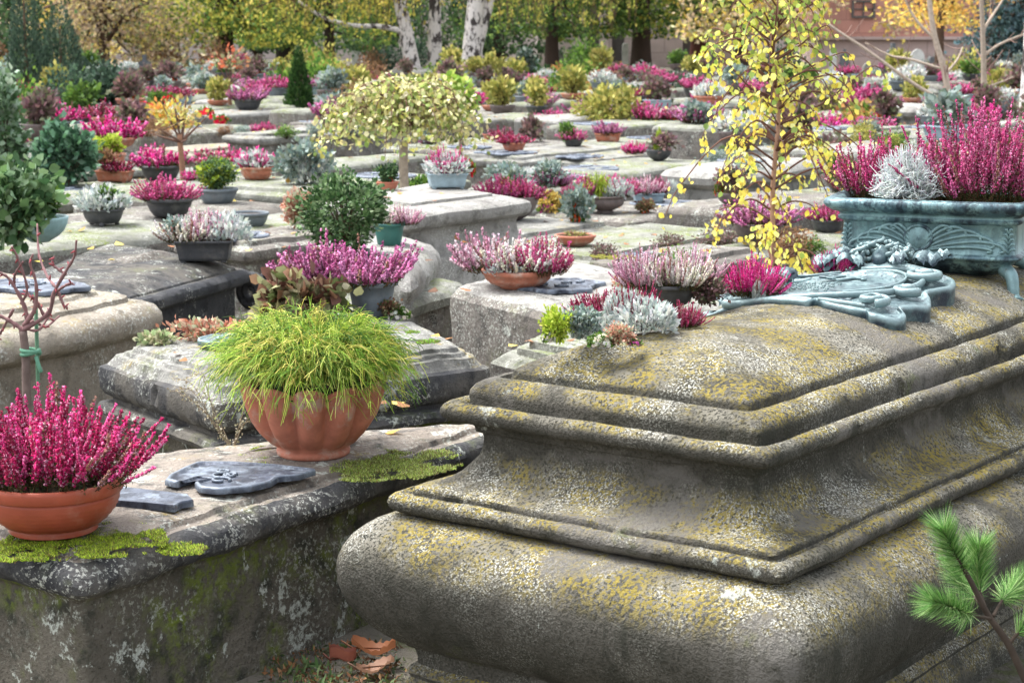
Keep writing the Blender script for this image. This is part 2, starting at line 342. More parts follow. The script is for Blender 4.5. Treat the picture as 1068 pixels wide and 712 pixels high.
# ------------------------------------------------------------------ ground
def ground():
    m, nt = newmat('sandy_path'); k = NT(nt); n1 = k.noise(.9, 5, .6); n2 = k.noise(9, 6, .7, 5.); n3 = k.noise(70, 3, .7, 2.)
    col = k.mix(k.ramp(n1, .35, .65), (.10, .092, .075), (.16, .145, .12)); col = k.mix(k.mul(k.ramp(n2, .5, .62), .8), col, (.075, .085, .035))
    col = k.mix(k.mul(k.ramp(n3, .55, .7), .7), col, (.09, .075, .06)); k.out(col, .95, k.mul(n2, n3, 'ADD'), .7, .02, spec=.1)
    mb = MB(); N = 40
    xs = np.concatenate([[-700, -300, -120], np.linspace(-60, 60, N), [120, 300, 700]]); ys = np.concatenate([[-600, -200, -60, -20], np.arange(-10, 14, .8), np.linspace(14.5, 90, N), [140, 300, 900]])
    n = len(xs); V = [(x, y, (0.015*noise.noise(Vector((x*.6, y*.6, 0))) if abs(x) < 60 else 0)+.25*(1-min(1, max(0, (y-6)/4))**2*(3-2*min(1, max(0, (y-6)/4))))) for y in ys for x in xs]
    q = [(j*n+i, j*n+i+1, (j+1)*n+i+1, (j+1)*n+i) for j in range(len(ys)-1) for i in range(n-1)]
    mb.add(V, [q]); link('ground', mb.mesh('ground', m), kind='structure', label='sandy churchyard ground with moss between the tombs')
ground()
# ------------------------------------------------------------------ tombs
OCC = []                                    # occupied rectangles (a0,a1,b0,b1,ztop)
def ab(p): return float(p[0]*AD[0]+p[1]*AD[1]), float(p[0]*BD[0]+p[1]*BD[1])
def world(a, b, z=0.0): return AD*a+BD*b+np.array([0, 0, z])
def occupy(quad, z, m=0.04):
    A = [ab(q) for q in quad]; OCC.append((min(x for x, _ in A)-m, max(x for x, _ in A)+m, min(y for _, y in A)-m, max(y for _, y in A)+m, z))
def tomb(quad, secs, label, name='sandstone_tomb', group=None, nl=20, nw=10, nc=4, amp=.004, wob=.004, chip=0.0, seed=0, occ=True, rmin=.02, pit=0.0):
    """secs: list of (part name, material, [(outset, z, corner radius)...]) from the top down"""
    org = np.array([sum(q[0] for q in quad)/4, sum(q[1] for q in quad)/4, 0])
    t = thing(name, label, 'tomb', org, 0, group)
    zt = max(z for _, _, lv in secs for _, z, _ in lv)
    for i, (pn, mat, lv) in enumerate(secs):
        mb = MB(); rs = [ring(quad, d, z, max(r, rmin), nl, nw, nc) for d, z, r in reversed(lv)]
        rings_mesh(mb, rs, cap=(i == 0), amp=amp, wob=wob, seed=seed, chip=chip if i == 0 else 0, org=org, pit=pit, nw=nw)
        link(pn, mb.mesh(pn, M[mat], True, .6), t)
    if occ: occupy(quad, zt)
    return t
def quad_px(pts, z): return [at(x, y, z) for x, y in pts]
# main tomb -----------------------------------------------------------
N0 = np.array([.466, 3.449, 0]); WL = .743; LEN = 2.15
C0 = N0-AD*WL/2
mainquad = [N0-AD*WL, N0-AD*WL+BD*LEN, N0+BD*LEN, N0]
def MP(a, b, z): return C0+AD*a+BD*b+np.array([0, 0, z])
dome = [(-.35, 1.050), (-.31, 1.048), (-.27, 1.044), (-.23, 1.038), (-.19, 1.029), (-.16, 1.016), (-.13, 1.004), (-.11, .995), (-.098, .987), (-.092, .982), (-.089, .975), (-.088, .962), (-.085, .956), (-.079, .956), (-.076, .962), (-.073, .968), (-.062, .968), (-.048, .963), (-.036, .954), (-.028, .943), (-.026, .932), (-.028, .920), (-.026, .912), (-.019, .910), (-.015, .916), (-.006, .9205), (.002, .9195), (.010, .914), (.015, .906), (.016, .896), (.012, .887), (.004, .881), (-.012, .878), (-.028, .874), (-.034, .866), (-.036, .856)]
neck = [(-.036, .856), (-.046, .852), (-.048, .842), (-.046, .825), (-.041, .806), (-.029, .789), (-.017, .773), (.0, .759), (.02, .749), (.043, .744), (.054, .741), (.057, .736), (.057, .728), (.060, .724), (.066, .727), (.075, .732), (.084, .730), (.092, .722), (.095, .712), (.092, .702), (.084, .695), (.070, .691), (.064, .686)]
bulge = [(.064, .686), (.078, .686), (.10, .681), (.123, .671), (.145, .657), (.163, .640), (.177, .618), (.186, .594), (.188, .570), (.185, .545), (.177, .518), (.165, .493), (.149, .468), (.130, .446), (.110, .428), (.092, .415), (.078, .407), (.070, .40)]
foot = [(.070, .40), (.058, .395), (.054, .375), (.054, .36), (.066, .352), (.071, .342), (.066, .332), (.072, .318), (.08, .300), (.088, .286), (.09, .26), (.09, .12), (.09, -.02)]
tomb(mainquad, [('lid', 'main', [(d, z, .022 if d > -.089 else .03) for d, z in dome]), ('neck', 'main', [(d, z, .022) for d, z in neck]),
    ('swelling_body', 'main', [(d, z, .035+.45*max(0, d-.07)) for d, z in bulge]), ('base', 'main', [(d, z, .03) for d, z in foot])],
    'large lichen speckled sarcophagus tomb with moulded lid in the right foreground', 'sarcophagus_tomb', nl=190, nw=76, nc=8, amp=.0026, wob=.006, chip=.003, seed=3, pit=.010)
# left foreground tomb ---------------------------------------------------
lq = quad_px([(-190, 540), (170, 478), (600, 436), (85, 606)], .6)
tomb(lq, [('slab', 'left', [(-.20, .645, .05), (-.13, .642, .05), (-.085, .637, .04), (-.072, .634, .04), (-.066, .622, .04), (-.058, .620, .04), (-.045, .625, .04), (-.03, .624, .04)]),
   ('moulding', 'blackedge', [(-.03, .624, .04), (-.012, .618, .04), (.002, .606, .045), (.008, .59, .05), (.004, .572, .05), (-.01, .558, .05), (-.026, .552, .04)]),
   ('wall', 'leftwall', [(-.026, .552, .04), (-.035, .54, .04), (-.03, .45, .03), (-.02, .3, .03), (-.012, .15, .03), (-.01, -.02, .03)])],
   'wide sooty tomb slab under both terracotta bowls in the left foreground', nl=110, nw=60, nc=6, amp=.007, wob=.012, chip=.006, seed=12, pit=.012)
# tomb behind it with a dark moulded end
tq = quad_px([(100, 376), (416, 336), (514, 378), (222, 420)], .6)
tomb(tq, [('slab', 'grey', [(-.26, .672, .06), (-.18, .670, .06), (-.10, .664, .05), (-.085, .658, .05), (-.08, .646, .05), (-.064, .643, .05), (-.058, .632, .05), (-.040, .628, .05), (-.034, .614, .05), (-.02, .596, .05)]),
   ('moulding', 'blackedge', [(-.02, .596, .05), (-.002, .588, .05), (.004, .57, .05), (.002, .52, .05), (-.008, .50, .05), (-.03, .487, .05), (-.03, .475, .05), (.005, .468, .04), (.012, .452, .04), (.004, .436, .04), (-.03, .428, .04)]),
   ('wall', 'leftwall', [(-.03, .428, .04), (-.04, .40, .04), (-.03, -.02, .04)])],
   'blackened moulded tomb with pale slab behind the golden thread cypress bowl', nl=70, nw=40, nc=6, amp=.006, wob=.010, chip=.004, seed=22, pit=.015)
# rounded slab tomb at the left edge
rq = quad_px([(-190, 345), (-5, 303), (172, 338), (-60, 392)], .56)
tomb(rq, [('lid', 'tan', [(-.27, 0.700, .05), (-.22, 0.698, .04), (-.20, 0.695, .04), (-.19, 0.682, .04), (-.16, 0.680, .04), (-.13, 0.676, .04), (-.11, 0.668, .04), (-.105, 0.652, .04), (-.08, 0.650, .05), (-.04, 0.645, .07), (-.01, 0.630, .08), (.01, 0.605, .09), (.015, 0.580, .09), (.005, 0.555, .09), (-.02, 0.537, .08), (-.05, 0.530, .06)]),
   ('body', 'tan', [(-.05, 0.530, .06), (-.08, 0.510, .05), (-.085, 0.390, .05), (-.07, 0.200, .05), (-.04, 0.160, .04), (-.03, -0.020, .04)])],
   'tan tomb with roll moulded edge and stepped slab behind the bare rose', nl=60, nw=40, nc=6, amp=.006, wob=.012, chip=.003, seed=31)
# dark carved tomb with cloth relief and volutes
dq = quad_px([(-40, 322), (110, 262), (262, 290), (128, 328)], .50)
dt = tomb(dq, [('lid', 'blackedge', [(-.20, 0.595, .04), (-.16, 0.590, .04), (-.11, 0.575, .04), (-.07, 0.555, .04), (-.055, 0.550, .04), (-.05, 0.540, .04), (-.03, 0.542, .04)]),
   ('moulding', 'black', [(-.03, 0.542, .04), (-.005, 0.535, .04), (.008, 0.520, .04), (.010, 0.500, .04), (.002, 0.482, .04), (-.02, 0.472, .04), (-.025, 0.465, .04), (-.05, 0.460, .03), (-.06, 0.450, .03), (-.06, 0.300, .03), (-.04, 0.290, .03), (-.015, 0.275, .03), (-.01, 0.255, .03), (-.03, 0.245, .03)]),
   ('base', 'dark', [(-.03, 0.245, .03), (-.04, 0.220, .03), (-.04, -0.020, .03)])],
   'black carved sarcophagus with draped cloth ridge and scroll end left of centre', 'sarcophagus_tomb', nl=60, nw=36, nc=6, amp=.0022, wob=.004, seed=41, chip=.004)
def in_frame(o, v): return np.array(v)-np.array(o.location)
def carve_cloth(t):
    mb = MB(); c = at(150, 276, .57); rs = []
    # a draped ridge: cross-sections along the grave axis
    for i, u in enumerate(np.linspace(-.24, .20, 26)):
        e = math.sin(math.pi*min(1, max(0, (u+.24)/.44)))**.7; h = .02+.055*e*(.45+.55*(u+.24)/.44); w = .05+.09*e
        row = []
        for s in np.linspace(-1, 1, 17):
            z = .560+h*(1-abs(s)**1.4)+.012*math.sin(9*s+14*u)
            row.append(c+BD*u+AD*(s*w)+np.array([0, 0, z-.57]))
        rs.append(row)
    V = np.array([p for r in rs for p in r])-np.array(t.location); n = 17
    q = [(i*n+j, i*n+j+1, (i+1)*n+j+1, (i+1)*n+j) for i in range(25) for j in range(n-1)]
    mb.add(V, [q]); link('cloth_relief', mb.mesh('cloth_relief', M['dark']), t)
    for px, py, r in ((262, 305, .085), (283, 300, .075)):      # scroll ornaments of the end
        mb = MB(); p0 = at(px, py, .42); th = np.linspace(0, 4.6*math.pi, 70); rr = r*(1-.78*th/th[-1])
        pts = np.array([p0+AD*(math.cos(a)*q)+np.array([0, 0, math.sin(a)*q]) for a, q in zip(th, rr)])
        tube(mb, pts-np.array(t.location), .026*(1-.5*th/th[-1]), 8); link('scroll', mb.mesh('scroll', M['black']), t)
carve_cloth(dt)
# pale high tomb in the middle
pq = quad_px([(330, 224), (446, 203), (556, 221), (424, 240)], .68)
tomb(pq, [('lid', 'pale', [(-.22, 0.780, .03), (-.18, 0.780, .03), (-.175, 0.765, .03), (-.10, 0.762, .03), (-.02, 0.742, .03), (-.005, 0.732, .03), (.0, 0.710, .03), (-.008, 0.680, .03), (-.03, 0.662, .03)]),
   ('body', 'pale', [(-.03, 0.662, .03), (-.06, 0.655, .03), (-.07, 0.630, .03), (-.06, 0.580, .03), (-.03, 0.530, .03), (-.025, 0.520, .03), (.035, 0.515, .02), (.04, 0.500, .02), (.04, -0.020, .02)])],
   'tall pale sandstone tomb with moulded lid in the middle distance', nl=40, nw=24, nc=4, amp=.003, wob=.005, seed=51)
bq = quad_px([(345, 285), (392, 252), (464, 266), (432, 300)], .58)
tomb(bq, [('slab', 'pale', [(-.16, .66, .08), (-.10, .655, .09), (-.04, .635, .10), (-.01, .60, .10), (.0, .56, .10), (-.02, .5, .08)]), ('body', 'grey', [(-.02, .5, .08), (-.03, -.02, .06)])],
   'rounded pale stone block under the small dark green pot', nl=20, nw=16, nc=5, amp=.008, wob=.014, seed=57)
# mossy block with a plaque, mid right
sq = quad_px([(466, 309), (585, 277), (712, 306), (612, 345)], .55)
tomb(sq, [('slab', 'pale', [(-.16, .60, .04), (-.10, .598, .04), (-.05, .592, .05), (-.025, .578, .05)]),
   ('body', 'dark', [(-.025, .578, .05), (.0, .55, .05), (.0, .50, .04), (-.012, .40, .04), (-.012, -.02, .04)])],
   'blocky tomb with pale top and mottled dark sides bearing a dark plate', nl=40, nw=34, nc=5, amp=.008, wob=.012, chip=.008, seed=61)
stq = quad_px([(508, 380), (580, 347), (745, 372), (680, 415)], .48)
tomb(stq, [('slab', 'green', [(-.2, .56, .03), (-.13, .56, .03), (-.128, .535, .03), (-.09, .533, .03), (-.088, .508, .03), (-.05, .506, .03), (-.03, .50, .04), (.0, .48, .04)]),
   ('body', 'dark', [(.0, .48, .04), (-.005, .43, .04), (-.04, .42, .03), (-.04, -.02, .03)])],
   'low greenish stepped tomb just behind the large lichen sarcophagus', nl=30, nw=30, nc=4, amp=.005, wob=.006, seed=71)
lw = quad_px([(292, 322), (380, 290), (490, 306), (390, 342)], .45)
tomb(lw, [('slab', 'green', [(-.15, .52, .04), (-.08, .515, .05), (-.02, .495, .06), (.0, .47, .06), (-.01, .43, .06), (-.04, .42, .05)]), ('body', 'dark', [(-.04, .42, .05), (-.05, -.02, .05)])],
   'low round edged slab tomb behind the purple heather pot', nl=30, nw=20, nc=5, amp=.006, wob=.010, seed=81)
# ------------------------------------------------------------------ bronze epitaph plates
def plate(px, py, z, la, lb, rot, label, lobes=(5, .10), mat='slate', seed=1, thick=.014, name='epitaph_plate', pts2=None):
    """cast plate: lobed outline, raised rim, relief; la across, lb along (m)"""
    rs = np.random.RandomState(seed); n = 96; th = np.linspace(0, 2*math.pi, n, endpoint=False)
    k, am = lobes; e = 3.2
    rad = 1/((np.abs(np.cos(th))**e+np.abs(np.sin(th))**e)**(1/e))*(1+am*np.cos(k*th+seed)+.5*am*np.cos((2*k+1)*th+2*seed)*.8)
    out = np.stack([np.cos(th)*rad*la/2, np.sin(th)*rad*lb/2], 1)
    if pts2:
        W3 = [at(x, y, z)-at(px, py, z) for x, y in pts2]; cr, sr = math.cos(-(YAW+rot)), math.sin(-(YAW+rot)); Q = [(p[0]*cr-p[1]*sr, p[0]*sr+p[1]*cr) for p in W3]; Q = np.array(Q+[Q[0]]); e = np.r_[0, np.cumsum(np.linalg.norm(np.diff(Q, axis=0), axis=1))]; u = np.linspace(0, e[-1], n, endpoint=False); out = np.stack([np.interp(u, e, Q[:, 0]), np.interp(u, e, Q[:, 1])], 1)
        if sum(out[i][0]*out[i-1][1]-out[i-1][0]*out[i][1] for i in range(n)) > 0: out = out[::-1]
    lev = [(1.0, -.004), (1.0, thick*.6), (.98, thick), (.93, thick*1.05), (.90, thick*.6), (.8, thick*.55), (.6, thick*.75), (.4, thick*.6), (.2, thick*.7), (.02, thick*.7)]
    mb = MB(); V = []
    for i, (f, h) in enumerate(lev):
        for j in range(n):
            p = out[j]*f; b = .35*thick*noise.noise(Vector((p[0]*28, p[1]*28, seed*3.1))) if i > 3 else 0
            V.append((p[0], p[1], h+b))
    q = [(i*n+j, i*n+(j+1) % n, (i+1)*n+(j+1) % n, (i+1)*n+j) for i in range(len(lev)-1) for j in range(n)]
    mb.add(V, [q])
    t = thing(name, label, 'epitaph', at(px, py, z), YAW+rot)
    link('cast_plate', mb.mesh('cast_plate', M[mat]), t)
    rb = MB()
    for i in range(4):                       # relief scrolls
        c = np.array([rs.uniform(-.25, .25)*la, rs.uniform(-.3, .3)*lb]); r = rs.uniform(.06, .13)*min(la, lb); a = np.linspace(0, rs.uniform(4, 8), 26)
        tube(rb, np.stack([c[0]+np.cos(a+i)*r*(1-.08*a), c[1]+np.sin(a+i)*r*(1-.08*a), np.full(26, thick*1.0)], 1), thick*.35, 6)
    link('relief', rb.mesh('relief', M[mat]), t); return t
plate(250, 498, .652, .24, .26, .25, 'dark blue-grey cast plate lying before the terracotta lobed bowl', seed=2, thick=.011, pts2=[(176, 499), (192, 491), (206, 485), (240, 485), (288, 488), (331, 493), (312, 499), (290, 501), (283, 506), (262, 511), (228, 514), (208, 512), (203, 507), (222, 503), (205, 501), (184, 507), (172, 504)])
plate(585, 299, .602, .30, .36, .3, 'dark lacy plate on the pale topped block tomb', (6, .10), seed=3)
plate(240, 357, .69, .20, .17, .2, 'pale blue oval plate beside the sedum on the blackened tomb', (3, .03), 'plaque', seed=4)
plate(36, 300, .705, .40, .28, .2, 'dark ornate plate on the roll edged tomb behind the bare rose', (5, .10), seed=5)
# the flat tablet beside the crimson heather bowl
def tablet():
    t = thing('stone_tablet', 'pale grey-blue flat tablet with notched corner beside the crimson heather bowl', 'tablet', at(140, 524, .645), 0)
    P = [at(x, y, .645)-at(140, 524, .645) for x, y in ((60, 515), (118, 513), (196, 522), (202, 528), (190, 530), (182, 534), (150, 531), (60, 524))]
    mb = MB(); n = len(P); V = [p+np.array([0, 0, h]) for h in (0, .013, .016) for p in P]
    V = [v*np.array([.985, .985, 1]) if i >= 2*n else v for i, v in enumerate(V)]
    q = [(i*n+j, i*n+(j+1) % n, (i+1)*n+(j+1) % n, (i+1)*n+j) for i in range(2) for j in range(n)]
    mb.add(V, [q]); c = np.mean(V[2*n:], 0); mb.add(list(V[2*n:])+[c], [[(j, (j+1) % n, n) for j in range(n)]])
    link('tablet_slab', mb.mesh('tablet_slab', M['slate'], False), t)
tablet()
# ------------------------------------------------------------------ the big bronze cartouche on the main tomb
def domez(a, b):
    r = max(0.0, abs(a)); d = .3715-r; tab = sorted((-x, z) for x, z in dome[:9]); xs = [q[0] for q in tab]; zs = [q[1] for q in tab]
    return float(np.interp(d, xs, zs))
def cartouche():
    o = MP(-.055, 1.12, 0); t = thing('bronze_epitaph', 'large scrolled bronze cartouche with raised lettering lying on the lichen sarcophagus', 'epitaph', o, YAW)
    # local x across (a), y along (b-1.22)
    def Z(x, y): return max(.985, domez(x*.82-.055, y))+.004
    ol = spline([(-.265, -.345), (-.19, -.335), (-.10, -.345), (0, -.365), (.065, -.375), (.085, -.345), (.13, -.375), (.20, -.385), (.245, -.375), (.275, -.395), (.325, -.36), (.335, -.30), (.305, -.26), (.315, -.20), (.335, -.14), (.31, -.07), (.28, -.02), (.29, .05), (.30, .12), (.27, .20), (.20, .24), (.13, .30), (.03, .34), (-.08, .33), (-.17, .28), (-.24, .20), (-.27, .11), (-.25, .02), (-.265, -.08), (-.29, -.17), (-.27, -.25), (-.31, -.30), (-.265, -.345)], 160)[:-1]
    n = len(ol); cen = np.array([0, -.03])
    lev = [(1.0, -.022), (1.005, .004), (1.01, .020), (1.0, .030), (.975, .033), (.95, .026), (.925, .016), (.88, .013), (.80, .014), (.74, .018), (.715, .026), (.69, .027), (.665, .018), (.64, .017), (.62, .024), (.60, .024), (.575, .015), (.4, .018), (.2, .021), (.02, .022)]
    lev = [(f, h if h < 0 else h*.58) for f, h in lev]; mb = MB(); V = []
    for i, (f, h) in enumerate(lev):
        for j in range(n):
            p = cen+(ol[j]-cen)*f
            if f < .85:                      # inside the frame the field becomes an oval
                a = math.atan2(ol[j][1]-cen[1], ol[j][0]-cen[0]); e = np.array([.255*math.cos(a), .30*math.sin(a)])*f*1.05
                w = min(1, (.85-f)/.14); p = p*(1-w)+(cen+e)*w
            wave = .006*noise.noise(Vector((p[0]*22, p[1]*22, 1.))) if .7 < f < .94 else 0
            lift = .018*max(0, (p[0]-.12)/.2)*max(0, f-.55)*(1 if p[1] > -.32 else .4)     # right rim curls up
            V.append((p[0], p[1], Z(p[0], p[1])+h+wave+lift-(.05*max(0, p[1]+.3) if i == 0 else 0)))
    mb.add(V, [[(i*n+j, i*n+(j+1) % n, (i+1)*n+(j+1) % n, (i+1)*n+j) for i in range(len(lev)-1) for j in range(n)]])
    link('cast_plate', mb.mesh('cast_plate', M['plaque']), t)
    def vol(c, r, turns, rad, flip=1, a0=0.0, lift=.03, name='scroll'):
        m = MB(); th = np.linspace(0, turns*2*math.pi, int(40*turns)); q = r*(1-.80*th/th[-1])
        pts = np.stack([c[0]+np.cos(a0+flip*th)*q, c[1]+np.sin(a0+flip*th)*q, [Z(c[0], c[1])+lift*.5+.013*u/th[-1] for u in th]], 1)
        tube(m, pts, .72*rad*(1-.45*th/th[-1]), 8); link(name, m.mesh(name, M['plaque']), t)
    vol((-.19, -.285), .055, 1.7, .017, 1, -2.2, .035); vol((.205, .12), .056, 1.9, .016, -1, 2.0, .055); vol((.225, -.275), .046, 1.7, .015, 1, -1.0, .045)
    vol((-.19, .10), .055, 1.6, .016, 1, 1.5, .035); vol((.245, -.09), .038, 1.5, .016, -1, 0, .05)
    m = MB()                                  # bold raised lip sweeping round the right of the oval
    for pts, r0 in ((((-.05, .25), (.10, .235), (.19, .16), (.235, .03), (.22, -.12), (.15, -.235), (.03, -.30), (-.10, -.31)), .014), (((-.04, .205), (.08, .19), (.155, .12), (.185, .0), (.17, -.12), (.10, -.21)), .008),
                    (((-.27, -.30), (-.12, -.335), (.02, -.35), (.075, -.355)), .012), (((.09, -.345), (.16, -.37), (.24, -.36)), .012), (((-.18, .21), (-.24, .11), (-.235, -.02), (-.20, -.13)), .012)):
        s = spline(pts, 40); tube(m, np.stack([s[:, 0], s[:, 1], [Z(x, y)+.013+.012*max(0, x)/.25 for x, y in s]], 1), r0*.62*np.sin(np.linspace(.35, math.pi-.35, 40))**.5, 8)
    link('rolled_lip', m.mesh('rolled_lip', M['plaque']), t)
    # crowning cherub head with hair curls, leaf sprays
    m = MB(); rs = np.random.RandomState(5); hc = np.array([-.03, .36, Z(0, .34)+.022])
    th = np.linspace(0, math.pi, 20); ph = np.linspace(0, 2*math.pi, 28, endpoint=False); V = []
    for a in th:
        for b in ph:
            d = np.array([math.sin(a)*math.cos(b), math.sin(a)*math.sin(b), math.cos(a)]); r = .038
            face = math.exp(-((d[0])**2/.5+(d[2]-.75)**2/.5))*(1 if d[1] < .5 else .6)
            f = np.array([d[0]*r*.9, d[1]*r*1.1, d[2]*r*.85])
            nose = .007*math.exp(-(f[0]**2/.00006+(f[1]+.008)**2/.00025)) if d[2] > 0 else 0
            eye = -.008*(math.exp(-((abs(f[0])-.021)**2/.00009+(f[1]-.012)**2/.00007))) if d[2] > 0 else 0
            mouth = -.005*math.exp(-(f[0]**2/.0003+(f[1]+.034)**2/.00003)) if d[2] > 0 else 0
            V.append(hc+f+d*(nose+eye+mouth))
    k = 28; m.add(V, [[(i*k+j, i*k+(j+1) % k, (i+1)*k+(j+1) % k, (i+1)*k+j) for i in range(19) for j in range(k)]])
    link('cherub_head', m.mesh('cherub_head', M['plaque']), t)
    m = MB()
    for i in range(90):
        a = rs.uniform(-.7, math.pi+.7); r = rs.uniform(.022, .088); c = hc+np.array([math.cos(a)*r, math.sin(a)*r*1.05+.005, rs.uniform(-.035, .045)*(1.2-r/.1)])
        th = np.linspace(0, rs.uniform(4, 9), 24); q = .018*(1-.09*th); tube(m, np.stack([c[0]+np.cos(th)*q, c[1]+np.sin(th)*q, c[2]+.004*th*.6], 1), .0062, 6)
    link('hair_curls', m.mesh('hair_curls', M['plaque']), t)
    m = MB()                                  # acanthus sprays, left end bouquet and beside the head
    for i in range(46):
        if i in (26, 38): link('leaf_spray', m.mesh('leaf_spray', M['plaque']), t); m = MB()
        if i < 26: c = np.array([rs.uniform(-.29, -.14), rs.uniform(-.26, -.02)]); c3 = np.array([c[0], c[1], Z(*c)+rs.uniform(.02, .055)])
        elif i < 38: c = np.array([rs.uniform(-.22, -.08), rs.uniform(.24, .36)]); c3 = np.array([c[0], c[1], Z(*c)+rs.uniform(.02, .05)])
        else: c = np.array([rs.uniform(.06, .2), rs.uniform(.22, .34)]); c3 = np.array([c[0], c[1], Z(*c)+rs.uniform(.03, .05)])
        a = rs.uniform(0, 6.28); l = rs.uniform(.05, .09); d = np.array([math.cos(a), math.sin(a), 0]); s_ = np.array([-d[1], d[0], 0])
        us = np.linspace(0, 1, 9); V = []
        for u in us:
            w = .022*math.sin(math.pi*min(1, .12+u*.88))**.8*(1+.25*math.cos(u*22)); z = .018*math.sin(math.pi*u)
            for x, zz in ((-1, -.008), (-.5, .004), (0, -.002), (.5, .004), (1, -.008)): V.append(c3+d*(l*(u-.5))+s_*(w*x)+np.array([0, 0, z+zz]))
        m.add(V, [[(p*5+q, p*5+q+1, p*5+q+6, p*5+q+5) for p in range(8) for q in range(4)]])
    link('leaf_spray', m.mesh('leaf_spray', M['plaque']), t)
    cu = bpy.data.curves.new('lettering', 'FONT'); cu.body = 'Jar'; cu.size = .15; cu.extrude = .0012; cu.bevel_depth = .0015; cu.shear = .25; cu.space_character = 1.08
    lo = bpy.data.objects.new('lettering_curve', cu); COL.objects.link(lo); bpy.context.view_layer.update()
    me = bpy.data.meshes.new_from_object(lo.evaluated_get(bpy.context.evaluated_depsgraph_get())); me.name = 'lettering'
    bpy.data.objects.remove(lo); me.materials.clear(); me.materials.append(M['plaque'])
    le = link('lettering', me, t, loc=(-.13, .02, Z(.0, .03)+.0175)); le.rotation_euler = (0, 0, -.28)
    m = MB()                                  # small worn relief lines of an older inscription
    for r_ in range(4):
        for c_ in range(9):
            x = -.13+c_*.022+rs.uniform(-.006, .006); y = -.09-r_*.035-c_*.004+rs.uniform(-.006, .006); tube(m, np.array([[x, y, Z(x, y)+.021], [x+.004, y+.012, Z(x, y)+.0215], [x+.010, y-.004, Z(x, y)+.021]]), .0028, 5)
    link('worn_relief', m.mesh('worn_relief', M['plaque']), t); t.scale = (.82, .76, 1); t.rotation_euler = (.055, -.01, YAW); zc = 1.045; t.location.z = .0
    from mathutils import Matrix, Euler
    R = Euler((.055, -.01, YAW)).to_matrix(); pv = Vector((0, -.02, 1.04)); t.location = Vector((o[0], o[1], 1.047))-R@pv
cartouche()
# ------------------------------------------------------------------ plants
LEAF4 = np.array([[0, 0, 0], [.34, .5, .10], [0, 1, 0], [-.34, .5, .10]]); LEAF4F = [(0, 1, 2), (0, 2, 3)]
LEAF6 = np.array([[0, 0, 0], [.36, .28, .07], [.40, .62, .09], [0, 1, -.04], [-.40, .62, .09], [-.36, .28, .07], [0, .45, -.03]]); LEAF6F = [(6, 0, 1), (6, 1, 2), (6, 2, 3), (6, 3, 4), (6, 4, 5), (6, 5, 0)]
NEEDLE = np.array([[.03, 0, 0], [-.03, 0, 0], [0, 0, .05], [0, 1, 0]]); NEEDLEF = [(0, 2, 3), (2, 1, 3), (1, 0, 3)]
FLOR = np.array([[.5, 0, .05], [-.25, .43, .05], [-.25, -.43, .05], [0, 0, .95], [0, 0, -.2]]); FLORF = [(0, 1, 3), (1, 2, 3), (2, 0, 3)]
def yframes(d, rs):                          # leaf frames: y along d, random roll
    R = frames(d); a = rs.uniform(0, 6.28, len(d)); x = R[..., 0]*np.cos(a)[:, None]+R[..., 1]*np.sin(a)[:, None]; z = np.cross(x, R[..., 2])
    return np.stack([x, R[..., 2], z], -1)
def pick(cols, n, rs, jit=.18):
    c = np.array(cols)[rs.randint(0, len(cols), n)]; return np.clip(c*(1+rs.uniform(-jit, jit, (n, 1)))*(1+rs.uniform(-.06, .06, (n, 3))), 0, .95)
def leaves(mb, pos, d, size, cols, rs, tv=None, tf=None, jit=.2, wid=1.0):
    tv = LEAF4 if tv is None else tv; tf = LEAF4F if tf is None else tf
    tv = tv*np.array([wid, 1, 1]); n = len(pos)
    inst(mb, tv, tf, pos, yframes(d, rs), size*rs.uniform(.65, 1.25, n), pick(cols, n, rs, jit))
